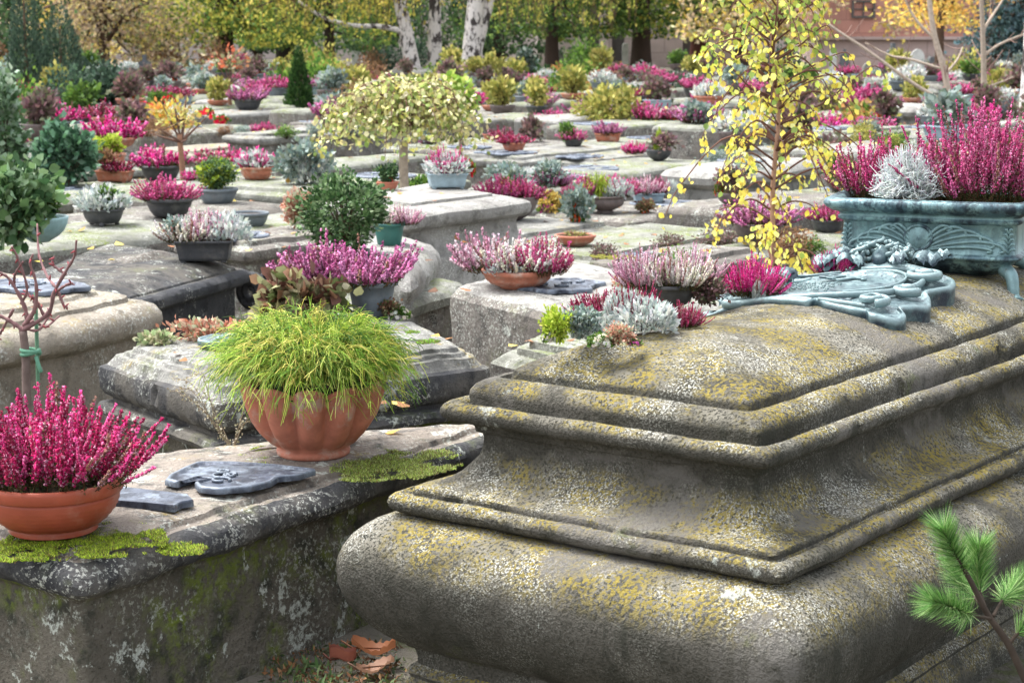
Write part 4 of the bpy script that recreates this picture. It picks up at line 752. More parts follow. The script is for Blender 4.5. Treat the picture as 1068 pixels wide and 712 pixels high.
pots([
 (HP, 'crimson heather in a ribbed terracotta coloured bowl at the left edge', 'planter', 56, 552, 150, 'ribbed', 'terrared', [('heather:crimson', 0, 0, 1.08, 1.12), ('heather:crimson', -.12, .1, .9, 1.0)], .645, None),
 ('heather_pot', 'wide purple heather in a blue-grey pot behind the golden thread cypress', 'planter', 388, 328, 56, 'deep', 'greypot', [('mound:plum', -.1, 0, 1.45, 1.7), ('mound:plum', -1.0, .1, 1.4, 1.75)], .5, None),
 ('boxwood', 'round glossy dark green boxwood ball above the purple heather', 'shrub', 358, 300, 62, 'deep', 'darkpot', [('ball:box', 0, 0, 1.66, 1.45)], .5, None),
 (HP, 'white heather in a small dark green pot right of the boxwood ball', 'planter', 406, 255, 36, 'deep', 'greenpot', [('heather:white', -.1, 0, .9, .9), ('heather:blush', .45, .1, .8, 1.0)], .5, None),
 ('pansies', 'white pansies at the foot of the blue-grey heather pot', 'flowers', 416, 331, 36, None, None, [('mum:white', 0, 0, .8), ('leafy:bronze', -.3, 0, .7)], .5, None),
 (PT, 'mixed white and burgundy heather in a shallow orange tray before the pale tall tomb', 'planter', 540, 300, 76, 'flat', 'terra', [('mound:white', .05, 0, .9, 1.1), ('mound:blush', -.35, .1, .85, 1.2), ('heather:rose', .38, -.1, .62, .95), ('mound:burgundy', -.15, -.25, .4, .7), ('silver', -.1, -.2, .65)], .5, None),
 (HP, 'white and pink heather in a charcoal bowl left of the yellow sapling', 'planter', 697, 317, 60, 'bowl', 'darkpot', [('mound:white', .1, -.1, 1.0, 1.45), ('mound:blush', -.4, .1, .9, 1.5), ('mound:blush', .5, .15, .85, 1.4)], .55, None),
 ('sedum', 'rusty brown sedum clump spilling left of the white and pink heather bowl', 'plant', 660, 312, 34, None, None, [('leafy:sedum', 0, 0, 1.0, 1.1)], .55, None),
 ('sedum', 'dusky pink sedum clump right of the white and pink heather bowl', 'plant', 735, 318, 46, None, None, [('leafy:dusky', 0, 0, 1.1, 1.0)], .55, None),
 ('heather', 'hot pink heather mound just behind the bronze cartouche', 'plant', 785, 308, 52, None, None, [('mound:magenta', 0, 0, 1.0, 1.7), ('silver', .15, -.45, .28, .9)], .5, None),
 ('heather', 'hot pink heather by the left foot of the patinated planter', 'plant', 868, 287, 36, None, None, [('mound:magenta', .1, 0, 1.0, 1.7)], .5, None),
 ('silver_ragwort', 'frosty silver ragwort in the flower bed behind the lichen sarcophagus', 'plant', 672, 346, 70, None, None, [('silver', 0, 0, 1.05, 1.3), ('mound:burgundy', -.2, .25, .6, 1.5), ('silver', -.35, .2, .7, 1.5)], .54, None),
 ('heather', 'burgundy heather between the orange pot and the silver ragwort', 'plant', 632, 334, 54, None, None, [('mound:burgundy', 0, 0, 1.1, 1.3)], .54, None),
 ('heather', 'burgundy heather at the right end of the silver ragwort', 'plant', 712, 340, 38, None, None, [('mound:burgundy', 0, 0, 1.0, 1.4)], .54, None),
 ('silver_ragwort', 'blue-grey leafy rosette left of the pale ornamental cabbage', 'plant', 605, 353, 46, None, None, [('leafy:blue', 0, 0, 1.0), ('silver', .2, 0, .8)], .54, None),
 ('ornamental_cabbage', 'pale yellow and pink ornamental cabbage heads in the flower bed', 'plant', 640, 360, 44, None, None, [('mum:white', -.3, 0, .75), ('leafy:sedum', .1, 0, .7), ('mum:pink', .5, .1, .4)], .54, None),
 ('leafy_clump', 'lime green leafy clump at the left end of the flower bed', 'plant', 580, 356, 40, None, None, [('leafy:lime', 0, 0, .9, 1.1), ('mum:white', -.1, .1, .55, .9)], .54, None),
 ('clay_cup', 'small bright orange clay cup standing in burgundy heather', 'cup', 604, 328, 17, 'deep', 'terra', [], .54, None),
 (PT, 'dried stems in a shallow orange clay bowl on a mossy block', 'planter', 600, 256, 43, 'flat', 'terra', [('dry', 0, 0, .9, .7)], .5, None),
 ('flower_bouquet', 'teal foliage bouquet with orange lantern flowers above the shallow clay bowl', 'flowers', 603, 232, 30, None, None, [('leafy:blue', 0, 0, 1.1, 1.6), ('mum:orange', 0, .1, .5, 2.2)], .5, None),
 (PT, 'brown footed urn with lime grass and silver leaves', 'planter', 631, 222, 43, 'urn', 'brownpot', [('grass:lime', -.2, 0, 1.15, 1.3), ('silver', .3, 0, .8, 1.1), ('mound:rose', -.55, .1, .7, 1.2), ('mound:rose', .3, .3, .8, 1.2)], .5, None),
 (HP, 'pale pink heather in a light blue zinc trough', 'planter', 676, 212, 32, 'trough', 'bluebox', [('mound:blush', -.1, 0, .9, 1.4), ('heather:rose', .35, .1, .6, 1.0), ('silver', .8, .1, .6, 1.1)], .5, None),
 (HP, 'rose heather with a yellow chrysanthemum in a wide mauve bowl', 'planter', 533, 230, 58, 'round', 'brownpot', [('mound:rose', -.25, 0, .62, .95), ('mound:rose', .25, -.05, .6, .95), ('mum:yellow', .0, .25, .5, .9)], .5, None),
 ('flower_bouquet', 'bright pink geranium bouquet between mauve bowl and teal bouquet', 'flowers', 573, 221, 30, None, None, [('mum:pink', 0, 0, .85, 1.5), ('leafy:gold', 0, -.1, .9, .9)], .5, None),
 ('flower_bouquet', 'small grave bunch with one orange flower before the zinc trough', 'flowers', 675, 222, 26, None, None, [('leafy:bronze', 0, 0, .9, .7), ('mum:orange', -.1, 0, .4, .9)], .5, None),
 (PT, 'square blue-grey planter of silver leaves and hot pink heather on a pale tomb', 'planter', 466, 196, 40, 'square', 'bluebox', [('silver', 0, 0, 1.25, 1.3), ('mound:magenta', .0, 0, .72, 1.5), ('mum:red', .6, 0, .35, 1.0)], .62, None),
 (PT, 'red cyclamen in a terracotta pot beside the weeping tree trunk', 'planter', 404, 198, 24, 'bowl', 'terra', [('leafy:dark', 0, 0, 1.0), ('mum:red', 0, 0, .55, 1.2)], .45, None),
 (PT, 'magenta heather with silver leaves in a small terracotta bowl', 'planter', 268, 187, 36, 'bowl', 'terra', [('silver', 0, 0, 1.2), ('mound:magenta', 0, .1, .9, 1.3)], .45, None),
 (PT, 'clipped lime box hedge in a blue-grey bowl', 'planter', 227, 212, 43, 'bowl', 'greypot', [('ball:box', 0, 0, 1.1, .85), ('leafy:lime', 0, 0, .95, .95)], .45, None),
 (HP, 'rosy heather in a rounded charcoal bowl left of the clipped box', 'planter', 177, 225, 50, 'bowl', 'darkpot', [('mound:rose', -.05, 0, 1.0, 1.15)], .45, None),
 (PT, 'square black pot of white heather and grey foliage on the black carved tomb', 'planter', 214, 272, 58, 'square', 'darkpot', [('mound:white', -.3, 0, .85, 1.1), ('mound:blush', .0, .1, .75, 1.25), ('silver', .4, 0, .9, 1.3), ('leafy:blue', -.5, 0, .6)], None, None),
 (PT, 'charcoal bowl on stubby feet filled with silver ragwort', 'planter', 108, 235, 46, 'foot', 'darkpot', [('silver', 0, 0, 1.25, 1.4), ('leafy:mid', .1, 0, .7)], .45, None),
 (PT, 'pale teal glazed bowl beneath the glossy camellia leaves', 'planter', 42, 252, 60, 'round', 'tealpot', [('leafy:dark', -.35, 0, 1.15, 1.2), ('leafy:mid', .1, .1, .8, .8)], .5, None),
 ('empty_bowl', 'shallow blue-grey bowl with bare soil behind the square black pot', 'bowl', 261, 236, 40, 'bowl', 'greypot', [], .45, None),
 (HP, 'magenta heather in a wide dark bowl before the red rose bushes', 'planter', 168, 188, 42, 'bowl', 'darkpot', [('mound:magenta', 0, 0, 1.05, 1.25)], .45, None),
 ('heather', 'small magenta heather tuft right of the thin standard trunk', 'plant', 203, 188, 24, None, None, [('mound:magenta', 0, 0, .9, 1.2)], .45, None),
 ('heather', 'crimson heather mound behind the clipped lime box', 'plant', 230, 176, 46, None, None, [('mound:crimson', 0, 0, .9, 1.1)], .45, None),
 (PT, 'terracotta bowl with a wooden stake and fresh green leaves', 'planter', 116, 172, 32, 'bowl', 'terra', [('leafy:lime', 0, 0, .9, .9), ('leafy:brown', 0, .1, .6)], .4, None),
 (PT, 'long terracotta trough with brown heather below the staked bowl', 'planter', 120, 190, 36, 'trough', 'terra', [('mound:burgundy', .1, 0, .7, .9), ('leafy:brown', -.2, 0, .8)], .4, None),
 (HP, 'rose heather in a little terracotta bowl left of the cone conifer', 'planter', 277, 148, 25, 'bowl', 'terra', [('mound:rose', 0, 0, 1.0, 1.1)], .4, None),
 ('juniper', 'spreading blue-grey juniper right of the magenta heather bowl', 'shrub', 318, 192, 52, None, None, [('leafy:blue', 0, 0, 1.1, 1.1), ('silver', .1, 0, .8, 1.7)], .45, None),
 ('chrysanthemum', 'cream and rust chrysanthemums at the left side of the boxwood ball', 'flowers', 320, 238, 40, None, None, [('mum:white', 0, 0, .8, 1.6), ('leafy:sedum', -.2, -.1, .9, 1.3), ('mum:orange', .1, -.2, .35, .9)], .45, None),
 (PT, 'dark round bowl holding a dwarf green cone conifer', 'planter', 687, 168, 27, 'round', 'darkpot', [('cone:lime', 0, 0, .55, .6), ('leafy:dusky', .15, 0, 1.1, .9)], .4, None),
 (HP, 'rose heather in a dark bowl left of the yellowish rounded shrub', 'planter', 598, 153, 21, 'bowl', 'darkpot', [('mound:rose', 0, 0, 1.0, 1.3), ('leafy:mid', -.3, 0, .7, 1.2)], .4, None),
 (HP, 'dusky red heather in a terracotta bowl between weeping tree and rounded shrub', 'planter', 536, 158, 25, 'bowl', 'terra', [('mound:burgundy', 0, 0, 1.1, .9)], .4, None),
 (PT, 'terracotta trough of purple heather under the yellowish rounded shrub', 'planter', 634, 148, 26, 'trough', 'terra', [('mound:plum', 0, 0, .9, 1.2), ('mum:orange', .3, 0, .3)], .4, None),
 ('shrub', 'dusky red-green shrub behind the dusky red heather bowl', 'shrub', 556, 148, 24, None, None, [('leafy:dusky', 0, 0, 1.1, 1.4)], .35, None),
 ('heather', 'dark burgundy heather mound left of the dusky shrub', 'plant', 525, 146, 26, None, None, [('mound:burgundy', 0, 0, 1.0, 1.1)], .4, None),
 ('heather', 'round rose heather at the left end of the dark rock tomb', 'plant', 676, 125, 26, None, None, [('mound:rose', 0, 0, 1.0, 1.6)], .62, 'high dark rock tomb topped with three heathers beyond the cone conifer bowl'),
 ('flower_bouquet', 'burgundy and orange flowers in the middle of the dark rock tomb', 'flowers', 700, 125, 22, None, None, [('mound:burgundy', 0, 0, 1.0, 1.4), ('mum:orange', .2, -.1, .5, .9)], .62, None),
 ('heather', 'broad lilac heather with blue foliage at the right end of the dark rock tomb', 'plant', 728, 128, 36, None, None, [('mound:plum', 0, 0, 1.0, 1.3), ('leafy:blue', 0, -.2, 1.0, .8)], .62, None),
 ('heather', 'magenta heather tuft left of the cone conifer bowl', 'plant', 662, 160, 22, None, None, [('mound:magenta', 0, 0, .9, 1.3)], .4, None),
 ('flower_bouquet', 'little red grave bouquet left of the magenta heather tuft', 'flowers', 644, 166, 18, None, None, [('mum:red', 0, 0, .8, 1.1), ('leafy:mid', .3, 0, .8)], .4, None),
 (PT, 'dark brown bowl of mixed dry foliage behind the yellow sapling', 'planter', 762, 214, 30, 'round', 'brownpot', [('leafy:dusky', 0, 0, 1.1, 1.2), ('mum:red', -.4, .1, .4, 1.2), ('dry', 0, 0, .8)], .45, None),
 ('lavender', 'dusky blue lavender bush behind the teal bouquet', 'shrub', 576, 194, 34, None, None, [('mound:plum', 0, 0, .9, 1.3), ('leafy:blue', -.1, -.1, 1.1, 1.0)], .4, None),
 ('silver_ragwort', 'white silver ragwort left of the lavender bush', 'plant', 548, 190, 30, None, None, [('silver', 0, 0, 1.1, 1.2)], .4, None),
 ('shrub', 'blue-violet leafy clump in the shade of the weeping tree', 'shrub', 447, 150, 24, None, None, [('leafy:blue', 0, 0, 1.0), ('mound:plum', 0, 0, .6)], .4, None),
 ('clay_pot', 'slim bright orange clay pot right of the weeping crown', 'pot', 508, 146, 9, 'deep', 'terra', [], .45, None),
])
# ------------------------------------------------------------------ the lobed terracotta bowl with golden thread cypress
def lobed():
    p = at(327, 473, .645); d = p[1]; w = 152*d/F; t = thing('lobed_bowl', 'lobed terracotta bowl overflowing with golden green thread cypress', 'planter', p, .2, None, w)
    mb = MB(); pr = [(0, 0), (.24, 0), (.255, .01), (.258, .04), (.235, .055), (.305, .10), (.375, .18), (.425, .27), (.458, .36), (.482, .45), (.494, .51), (.498, .535), (.49, .55), (.475, .55), (.465, .53), (.44, .45)]
    n = 132; V = []; fl = 11
    for i, (r, z) in enumerate(pr):
        for j in range(n):
            a = 2*math.pi*j/n; w_ = abs(math.cos(fl*a/2)); g = (1-w_)**1.3; k = 0 if i < 5 else min(1, (i-4)/3)
            rr = r*(1+k*(.06*w_-.17*g)); zz = z-(.065*g if i >= 10 else .03*g if i == 9 else 0)
            V.append((rr*math.cos(a), rr*math.sin(a), zz))
    mb.add(V, [[(i*n+j, i*n+(j+1) % n, (i+1)*n+(j+1) % n, (i+1)*n+j) for i in range(len(pr)-1) for j in range(n)]])
    link('bowl', mb.mesh('bowl', M['terra']), t); so_ = MB(); lathe(so_, [(0, .50), (.2, .49), (.45, .46)], 30); link('soil', so_.mesh('soil', M['soil']), t)
    c = strands(77, 2500, .46, .60, .42, .0028, [L(190, 208, 85), L(160, 192, 72), L(208, 218, 115), L(130, 172, 62), L(120, 155, 50), L(150, 170, 60), L(85, 125, 45), L(75, 110, 40), L(215, 205, 110)], 9, 4)
    link('thread_cypress', c.mesh('thread_cypress', M['leaf']), t).location = (0, 0, .55)
lobed()
# ------------------------------------------------------------------ patinated bronze planter on the main tomb
def bronze_planter():
    D = 4.88; fx = (968-CX)/F*D; yaw = -.36
    nrm = np.array([math.sin(yaw), -math.cos(yaw)]); c = np.array([fx, D])-nrm*.16; t = thing('bronze_planter', 'large blue-green patinated bronze planter with tall pink heather on the lichen sarcophagus', 'planter', (c[0], c[1], 1.030), yaw, None, .955)
    a, b = .235, .16; Q = [np.array([-a, -b, 0]), np.array([-a, b, 0]), np.array([a, b, 0]), np.array([a, -b, 0])]
    def part(name, lv, cap=False):
        m = MB(); rings_mesh(m, [ring(Q, d, z, r, 30, 20, 5) for d, z, r in lv], cap=cap, amp=.0012); link(name, m.mesh(name, M['bronze']), t)
    part('body', [(-.10, .018, .05), (-.075, .018, .05), (-.05, .025, .05), (-.022, .042, .05), (-.004, .060, .05), (.0, .066, .05), (.010, .069, .05), (.012, .075, .05), (.004, .080, .05), (-.002, .084, .05), (-.002, .160, .05), (.004, .163, .05), (.012, .168, .05), (.012, .174, .05)])
    part('rim', [(.012, .174, .05), (.006, .180, .05), (.012, .186, .05), (.028, .191, .06), (.042, .200, .06), (.048, .211, .06), (.044, .221, .06), (.032, .226, .06), (.010, .225, .05), (.0, .212, .05)])
    m = MB(); rings_mesh(m, [ring(Q, 0, .20, .05, 8, 6, 4), ring(Q, -.08, .208, .04, 8, 6, 4)], amp=.004); link('soil', m.mesh('soil', M['soil']), t)
    fy = -b+.001
    m = MB(); lathe(m, [(.030, 0), (.034, .005), (.038, .004), (.040, -.004)], 30); lathe(m, [(0, .004), (.020, .0045), (.030, 0)], 30)
    V = np.concatenate(m.v); V = np.stack([V[:, 0]*1.05, -V[:, 2], V[:, 1]*.95], 1); m.v = [V]; m.c = [np.concatenate(m.c)]; m.t = []; q = np.concatenate(m.q); m.q = [q]
    o = link('medallion', m.mesh('medallion', M['bronze']), t); o.location = (-.022, fy-.002, .123)
    m = MB()                                   # palmette sprays either side of the medallion
    for sgn, reach in ((-1, .17), (1, .215)):
        for zt, ex, dr in ((.157, .30, .010), (.155, .48, .018), (.147, .66, .024), (.134, .82, .026), (.118, .95, .022), (.103, .80, .010)):
            x0 = -.022+sgn*.006; x1 = -.022+sgn*(.022+reach*ex); s = spline([(x0, .087), (x0+(x1-x0)*.28, .087+(zt-.087)*.62), (x0+(x1-x0)*.66, zt), (x0+(x1-x0)*.93, zt-dr*.3), (x1, zt-dr), (x1-sgn*.012, zt-dr*1.25)], 26)
            tube(m, np.stack([s[:, 0], np.full(26, fy-.001), s[:, 1]], 1), .0052*np.sin(np.linspace(.35, math.pi-.5, 26))**.5, 6)
    link('palmette_relief', m.mesh('palmette_relief', M['bronze']), t)
    m = MB()
    for sx in (-1, 1):                         # corner acanthus
        for i in range(5):
            x = sx*(a-.022); y = fy+.010; z = .088+i*.013; w = .019*(1-i*.13)
            for q in (-1, 1): s = spline([(x, y, z), (x+q*w*.6, y-.006, z+.014), (x+q*w, y-.004, z+.010)], 9); tube(m, s, [.004]*8+[.002], 5)
    link('corner_leaves', m.mesh('corner_leaves', M['bronze']), t)
    for sx in (-1, 1):
        for sy in (-1, 1):
            m = MB(); x = sx*(a-.02); y = sy*(b-.02)
            s = spline([(x*.94, y*.9, .045), (x*1.04, y*1.08, .03), (x*1.08, y*1.18, .0), (x*1.10, y*1.24, -.03 if sy < 0 else .004), (x*1.13, y*1.34, -.045 if sy < 0 else .0), (x*1.16, y*1.42, -.03 if sy < 0 else .012), (x*1.13, y*1.40, -.015 if sy < 0 else .02)], 40)
            tube(m, s, np.linspace(.020, .008, 40), 8); 
            for k in range(8, 38, 3): tube(m, [s[k]+np.array([-.014, 0, .0]), s[k]+np.array([0, -.006, .004]), s[k]+np.array([.014, 0, 0])], [.004, .007, .004], 6)
            link('scroll_foot', m.mesh('scroll_foot', M['bronze']), t)
    hm = heather(501, 270, .135, .225, .05, PINKS['tall'], 105, .0052, .0085); o = link('heather', hm.mesh('heather', M['petal']), t); o.location = (.115, .02, .205); o.rotation_euler = (0, 0, .6); o.scale = (1.08, .95, 1.15)
    hm = heather(502, 130, .075, .15, .06, PINKS['rose'], 85, .0048, .0085); o = link('heather', hm.mesh('heather', M['petal']), t); o.location = (-.185, .05, .205); o.scale = (1, 1.2, 1.12)
    hm = wire_bush(503, .095, .15, 950, .0015, [L(228, 234, 232), L(205, 214, 214), L(240, 243, 240)]); o = link('silver_bush', hm.mesh('silver_bush', M['leaf']), t); o.location = (-.065, -.085, .205)
bronze_planter()
# ------------------------------------------------------------------ moss, sedum, ivy, fallen leaves, pine twig, bare rose
def moss(label, px, py, z, rx, ry, n, seed, cols=None, wall=None):
    rs = np.random.RandomState(seed); mb = MB(); k = 0
    a = rs.uniform(-1, 1, (n*3, 2)); a = a[(np.abs(a)**1.6).sum(1) < 1]; ok = np.array([noise.noise(Vector((x*3.1+seed, y*2.3, seed*1.7)))+.20+rs.uniform(-.30, .22)+.55*noise.noise(Vector((x*7, y*7, seed))) > .55*(x*x+y*y)**1.5 for x, y in a]); a = a[ok][:n]
    h = np.array([.5+.6*noise.noise(Vector((x*6+seed, y*5, 3.))) for x, y in a])*.008+.002
    p = AD*(a[:, :1]*rx)+BD*(a[:, 1:]*ry); p[:, 2] = 0; d = rnd_dirs(len(p), rs, 1.2); d[:, 2] = np.abs(d[:, 2])
    inst(mb, NEEDLE*np.array([5, 1, 4]), NEEDLEF, p-np.array([0, 0, .002]), yframes(d, rs), h*1.2, pick((cols or [L(165, 190, 40), L(140, 170, 30), L(185, 200, 70), L(100, 130, 30)])+[L(120, 105, 55), L(90, 100, 40)], len(p), rs, .35))
    t = link('moss_patch', mb.mesh('moss_patch', M['leaf']), None, label, 'moss', None, None, at(px, py, z))
    return t
moss('bright yellow-green moss mat under the crimson heather bowl', 95, 560, .640, .19, .15, 16000, 3)
moss('moss mat continuing at the left frame edge', 20, 572, .636, .14, .09, 8000, 13)
moss('small moss tuft on the moulding right of the crimson heather bowl', 190, 572, .628, .06, .05, 2400, 4)
moss('thin green moss sheet right of the lobed terracotta bowl', 415, 484, .641, .16, .20, 8000, 5, [L(160, 185, 70), L(185, 195, 120), L(135, 155, 70)])
moss('moss under the foot of the lobed terracotta bowl', 300, 474, .642, .12, .16, 5000, 6)
moss('vivid green moss cushion on the blackened moulded tomb', 446, 356, .684, .04, .05, 800, 7, [L(90, 150, 25), L(120, 175, 40)])
moss('second smaller moss cushion farther up the blackened tomb', 430, 346, .688, .03, .03, 300, 8, [L(90, 150, 25), L(120, 175, 40)])
moss('mossy hummock on the block below the shallow clay bowl', 640, 268, .50, .14, .10, 5000, 9, [L(170, 172, 60), L(135, 140, 45), L(190, 182, 85)])
moss('olive moss sheet on the slab behind the square black pot', 140, 240, .47, .25, .18, 8000, 10, [L(130, 140, 30), L(105, 115, 30)])
def clump(name, label, cat, px, py, z, wpx, hpx, cols, n, lpx, seed, tv=None, tf=None, wid=1.0, ry=.6, shell=.4, clumps=30):
    p = at(px, py, z); k = p[1]/F; mb = shrub(seed, wpx/2*k, wpx/2*k*ry, hpx/2*k, n, lpx*k, cols, shell, clumps, tv, tf, wid)
    return link(name, mb.mesh(name, M['leaf']), None, label, cat, None, None, p)
clump('coral_bells', 'bronze and green lobed leaf clump left of the blue-grey heather pot', 'plant', 318, 345, .64, 104, 66, GRN['bronze']+[L(150, 150, 110), L(175, 165, 135)], 620, 15, 41, LEAF6, LEAF6F, 1.0)
clump('sedum_carpet', 'low pinkish sedum carpet along the back of the blackened tomb', 'plant', 226, 358, .655, 130, 24, GRN['sedum'], 1500, 7, 42, None, None, .9, .45)
clump('sedum_carpet', 'grey-green sedum fringe at the left end of the sedum carpet', 'plant', 166, 362, .65, 44, 16, [L(150, 165, 120), L(185, 180, 150)], 420, 7, 43)
clump('camellia', 'glossy green camellia leaves at the left frame edge over the teal bowl', 'shrub', 18, 258, .62, 78, 100, [L(85, 115, 70), L(60, 90, 55), L(120, 150, 100), L(140, 165, 130)], 900, 11, 44, LEAF6, LEAF6F, 1.0, .9, .3)
def ivy_trail():
    rs = np.random.RandomState(9); p0 = at(243, 470, .50); mb = MB(); k = p0[1]/F
    lf = MB()
    for i in range(9):
        a = rs.uniform(-1, 1); s = spline([p0, p0+AD*(-.02+a*.06)+np.array([0, 0, .07]), p0+AD*(a*.14)-BD*.02+np.array([0, 0, .11+.10*rs.rand()]), p0+AD*(a*.22)-BD*.03+np.array([0, 0, .08+.14*rs.rand()])], 16)
        tube(mb, s-p0, np.linspace(.0022, .0008, 16), 4, L(130, 115, 95))
        q = np.repeat(s-p0, 3, 0)+rs.normal(0, .005, (48, 3)); leaves(lf, q, rnd_dirs(48, rs), .009, [L(205, 195, 170), L(170, 160, 130), L(140, 130, 100)], rs)
    t = thing('wiry_creeper', 'wiry pale creeper in front of the blackened moulded tomb', 'plant', p0); link('stems', mb.mesh('stems', M['wood']), t); link('leaves', lf.mesh('leaves', M['leaf']), t)
ivy_trail()
def fallen(px, py, w, rz, label, col, z=.02, seed=1, curl=.35):
    p = at(px, py, z); k = p[1]/F; Lh = w*k; mb = MB(); V = []; rs = np.random.RandomState(seed)
    for i in range(13):
        u = i/12; hw = .30*math.sin(math.pi*min(1, .06+u*.94))**.75*(1+.06*math.sin(i*2.7))
        for x in (-1, -.5, 0, .5, 1): V.append(((u-.5)*Lh, x*hw*Lh, Lh*(curl*.5*x*x+.12*math.sin(u*5+seed)+.03*abs(x)*math.sin(i*3))))
    mb.add(V, [[(a*5+b, a*5+b+1, a*5+b+6, a*5+b+5) for a in range(12) for b in range(4)]], col)
    tube(mb, [(-.75*Lh, 0, .02), (-.5*Lh, 0, .004), (.45*Lh, 0, .004)], [.002, .003, .001], 5, col*.6)
    link('fallen_leaf', mb.mesh('fallen_leaf', M['leaf']), None, label, 'leaf', None, None, p+np.array([0, 0, .015]), rz)
fallen(358, 694, 30, .4, 'upright curled orange-red dead leaf on the ground left of the sarcophagus foot', L(132, 80, 66), .27, 1, .9)
fallen(390, 684, 48, -.1, 'large rust orange dead leaf against the sarcophagus foot', L(150, 98, 68), .28, 2, .4)
fallen(392, 703, 42, .3, 'pale tan dead leaf below the rust orange one', L(158, 122, 100), .26, 3, .3)
def litter():
    rs = np.random.RandomState(4); mb = MB(); n = 900; p = np.array([at(rs.uniform(280, 420), rs.uniform(670, 735), .262) for _ in range(n)])+rs.normal(0, .01, (n, 3))*np.array([1, 1, .3])
    leaves(mb, p, rnd_dirs(n, rs, .1), .018, [L(120, 85, 60), L(90, 70, 50), L(160, 120, 85), L(85, 100, 55), L(70, 85, 60)], rs, wid=.6); link('leaf_litter', mb.mesh('leaf_litter', M['leaf']), None, 'crumbled leaf litter and weeds on the ground between the two front tombs', 'litter', None, 'stuff')
    mb = MB(); p = np.array([at(rs.uniform(290, 345), rs.uniform(690, 730), .262) for _ in range(70)]); leaves(mb, p, rnd_dirs(70, rs, .8), .032, [L(110, 130, 85), L(85, 110, 65)], rs, wid=.35); link('ground_weed', mb.mesh('ground_weed', M['leaf']), None, 'low green weeds growing at the mossy foot of the left tomb', 'weeds', None, 'stuff')
litter()
def pine():
    rs = np.random.RandomState(21); D = 3.2; P = lambda x, y, dd=0: (lambda r: np.array([r[0]*(D+dd)/r[1], D+dd, EYE+r[2]*(D+dd)/r[1]]))(ray(x, y))
    t = thing('pine_sapling', 'young green pine twig reaching in at the bottom right corner', 'tree', (P(1100, 700)[0]+.05, D, 0)); o = np.array(t.location)
    w = MB(); nd = MB(); root_ = np.array([o[0], D, 0.])
    main = spline([root_, root_+np.array([.03, .0, .4]), P(1082, 730), P(1052, 672), P(1030, 640), P(1012, 605), P(996, 578, -.02), P(984, 552, -.03)], 60); tube(w, main-o, np.linspace(.009, .003, 60), 7, L(66, 57, 50))
    br = [[P(1030, 640), P(1022, 615, .04), P(1020, 590, .05), P(1021, 572, .05)], [P(1034, 645), P(1010, 640, -.05), P(990, 632, -.08), P(975, 628, -.09)], [P(1036, 642), P(1046, 625, .05), P(1060, 612, .08), P(1078, 600, .09)], [P(1052, 672), P(1062, 660), P(1080, 650), P(1100, 640)], [P(1028, 634), P(1016, 622, .09), P(1004, 606, .12), P(998, 590, .14)]]
    sh = [main[44:]]
    for b in br: s = spline(b, 22); tube(w, s-o, np.linspace(.0035, .002, 22), 6, L(66, 57, 50)); sh.append(s[6:])
    for s in sh:
        n = 800; u = rs.uniform(0, 1, n)**.8; i = np.minimum((u*(len(s)-1)).astype(int), len(s)-2); f = (u*(len(s)-1)-i)[:, None]; p = s[i]*(1-f)+s[i+1]*f; ax = s[i+1]-s[i]; ax /= np.linalg.norm(ax, axis=1, keepdims=True)
        d = rnd_dirs(n, rs); d -= ax*np.sum(d*ax, 1)[:, None]; d /= np.linalg.norm(d, axis=1, keepdims=True); d = d*.8+ax*(.55+.5*u[:, None])
        inst(nd, NEEDLE*np.array([.5, 1, .5]), NEEDLEF, p-o, yframes(d, rs), rs.uniform(.034, .058, n), pick([L(112, 160, 82), L(138, 182, 100), L(84, 128, 66), L(178, 205, 140)], n, rs, .25))
    link('stem', w.mesh('stem', M['wood']), t); link('needles', nd.mesh('needles', M['leaf'], False), t)
pine()
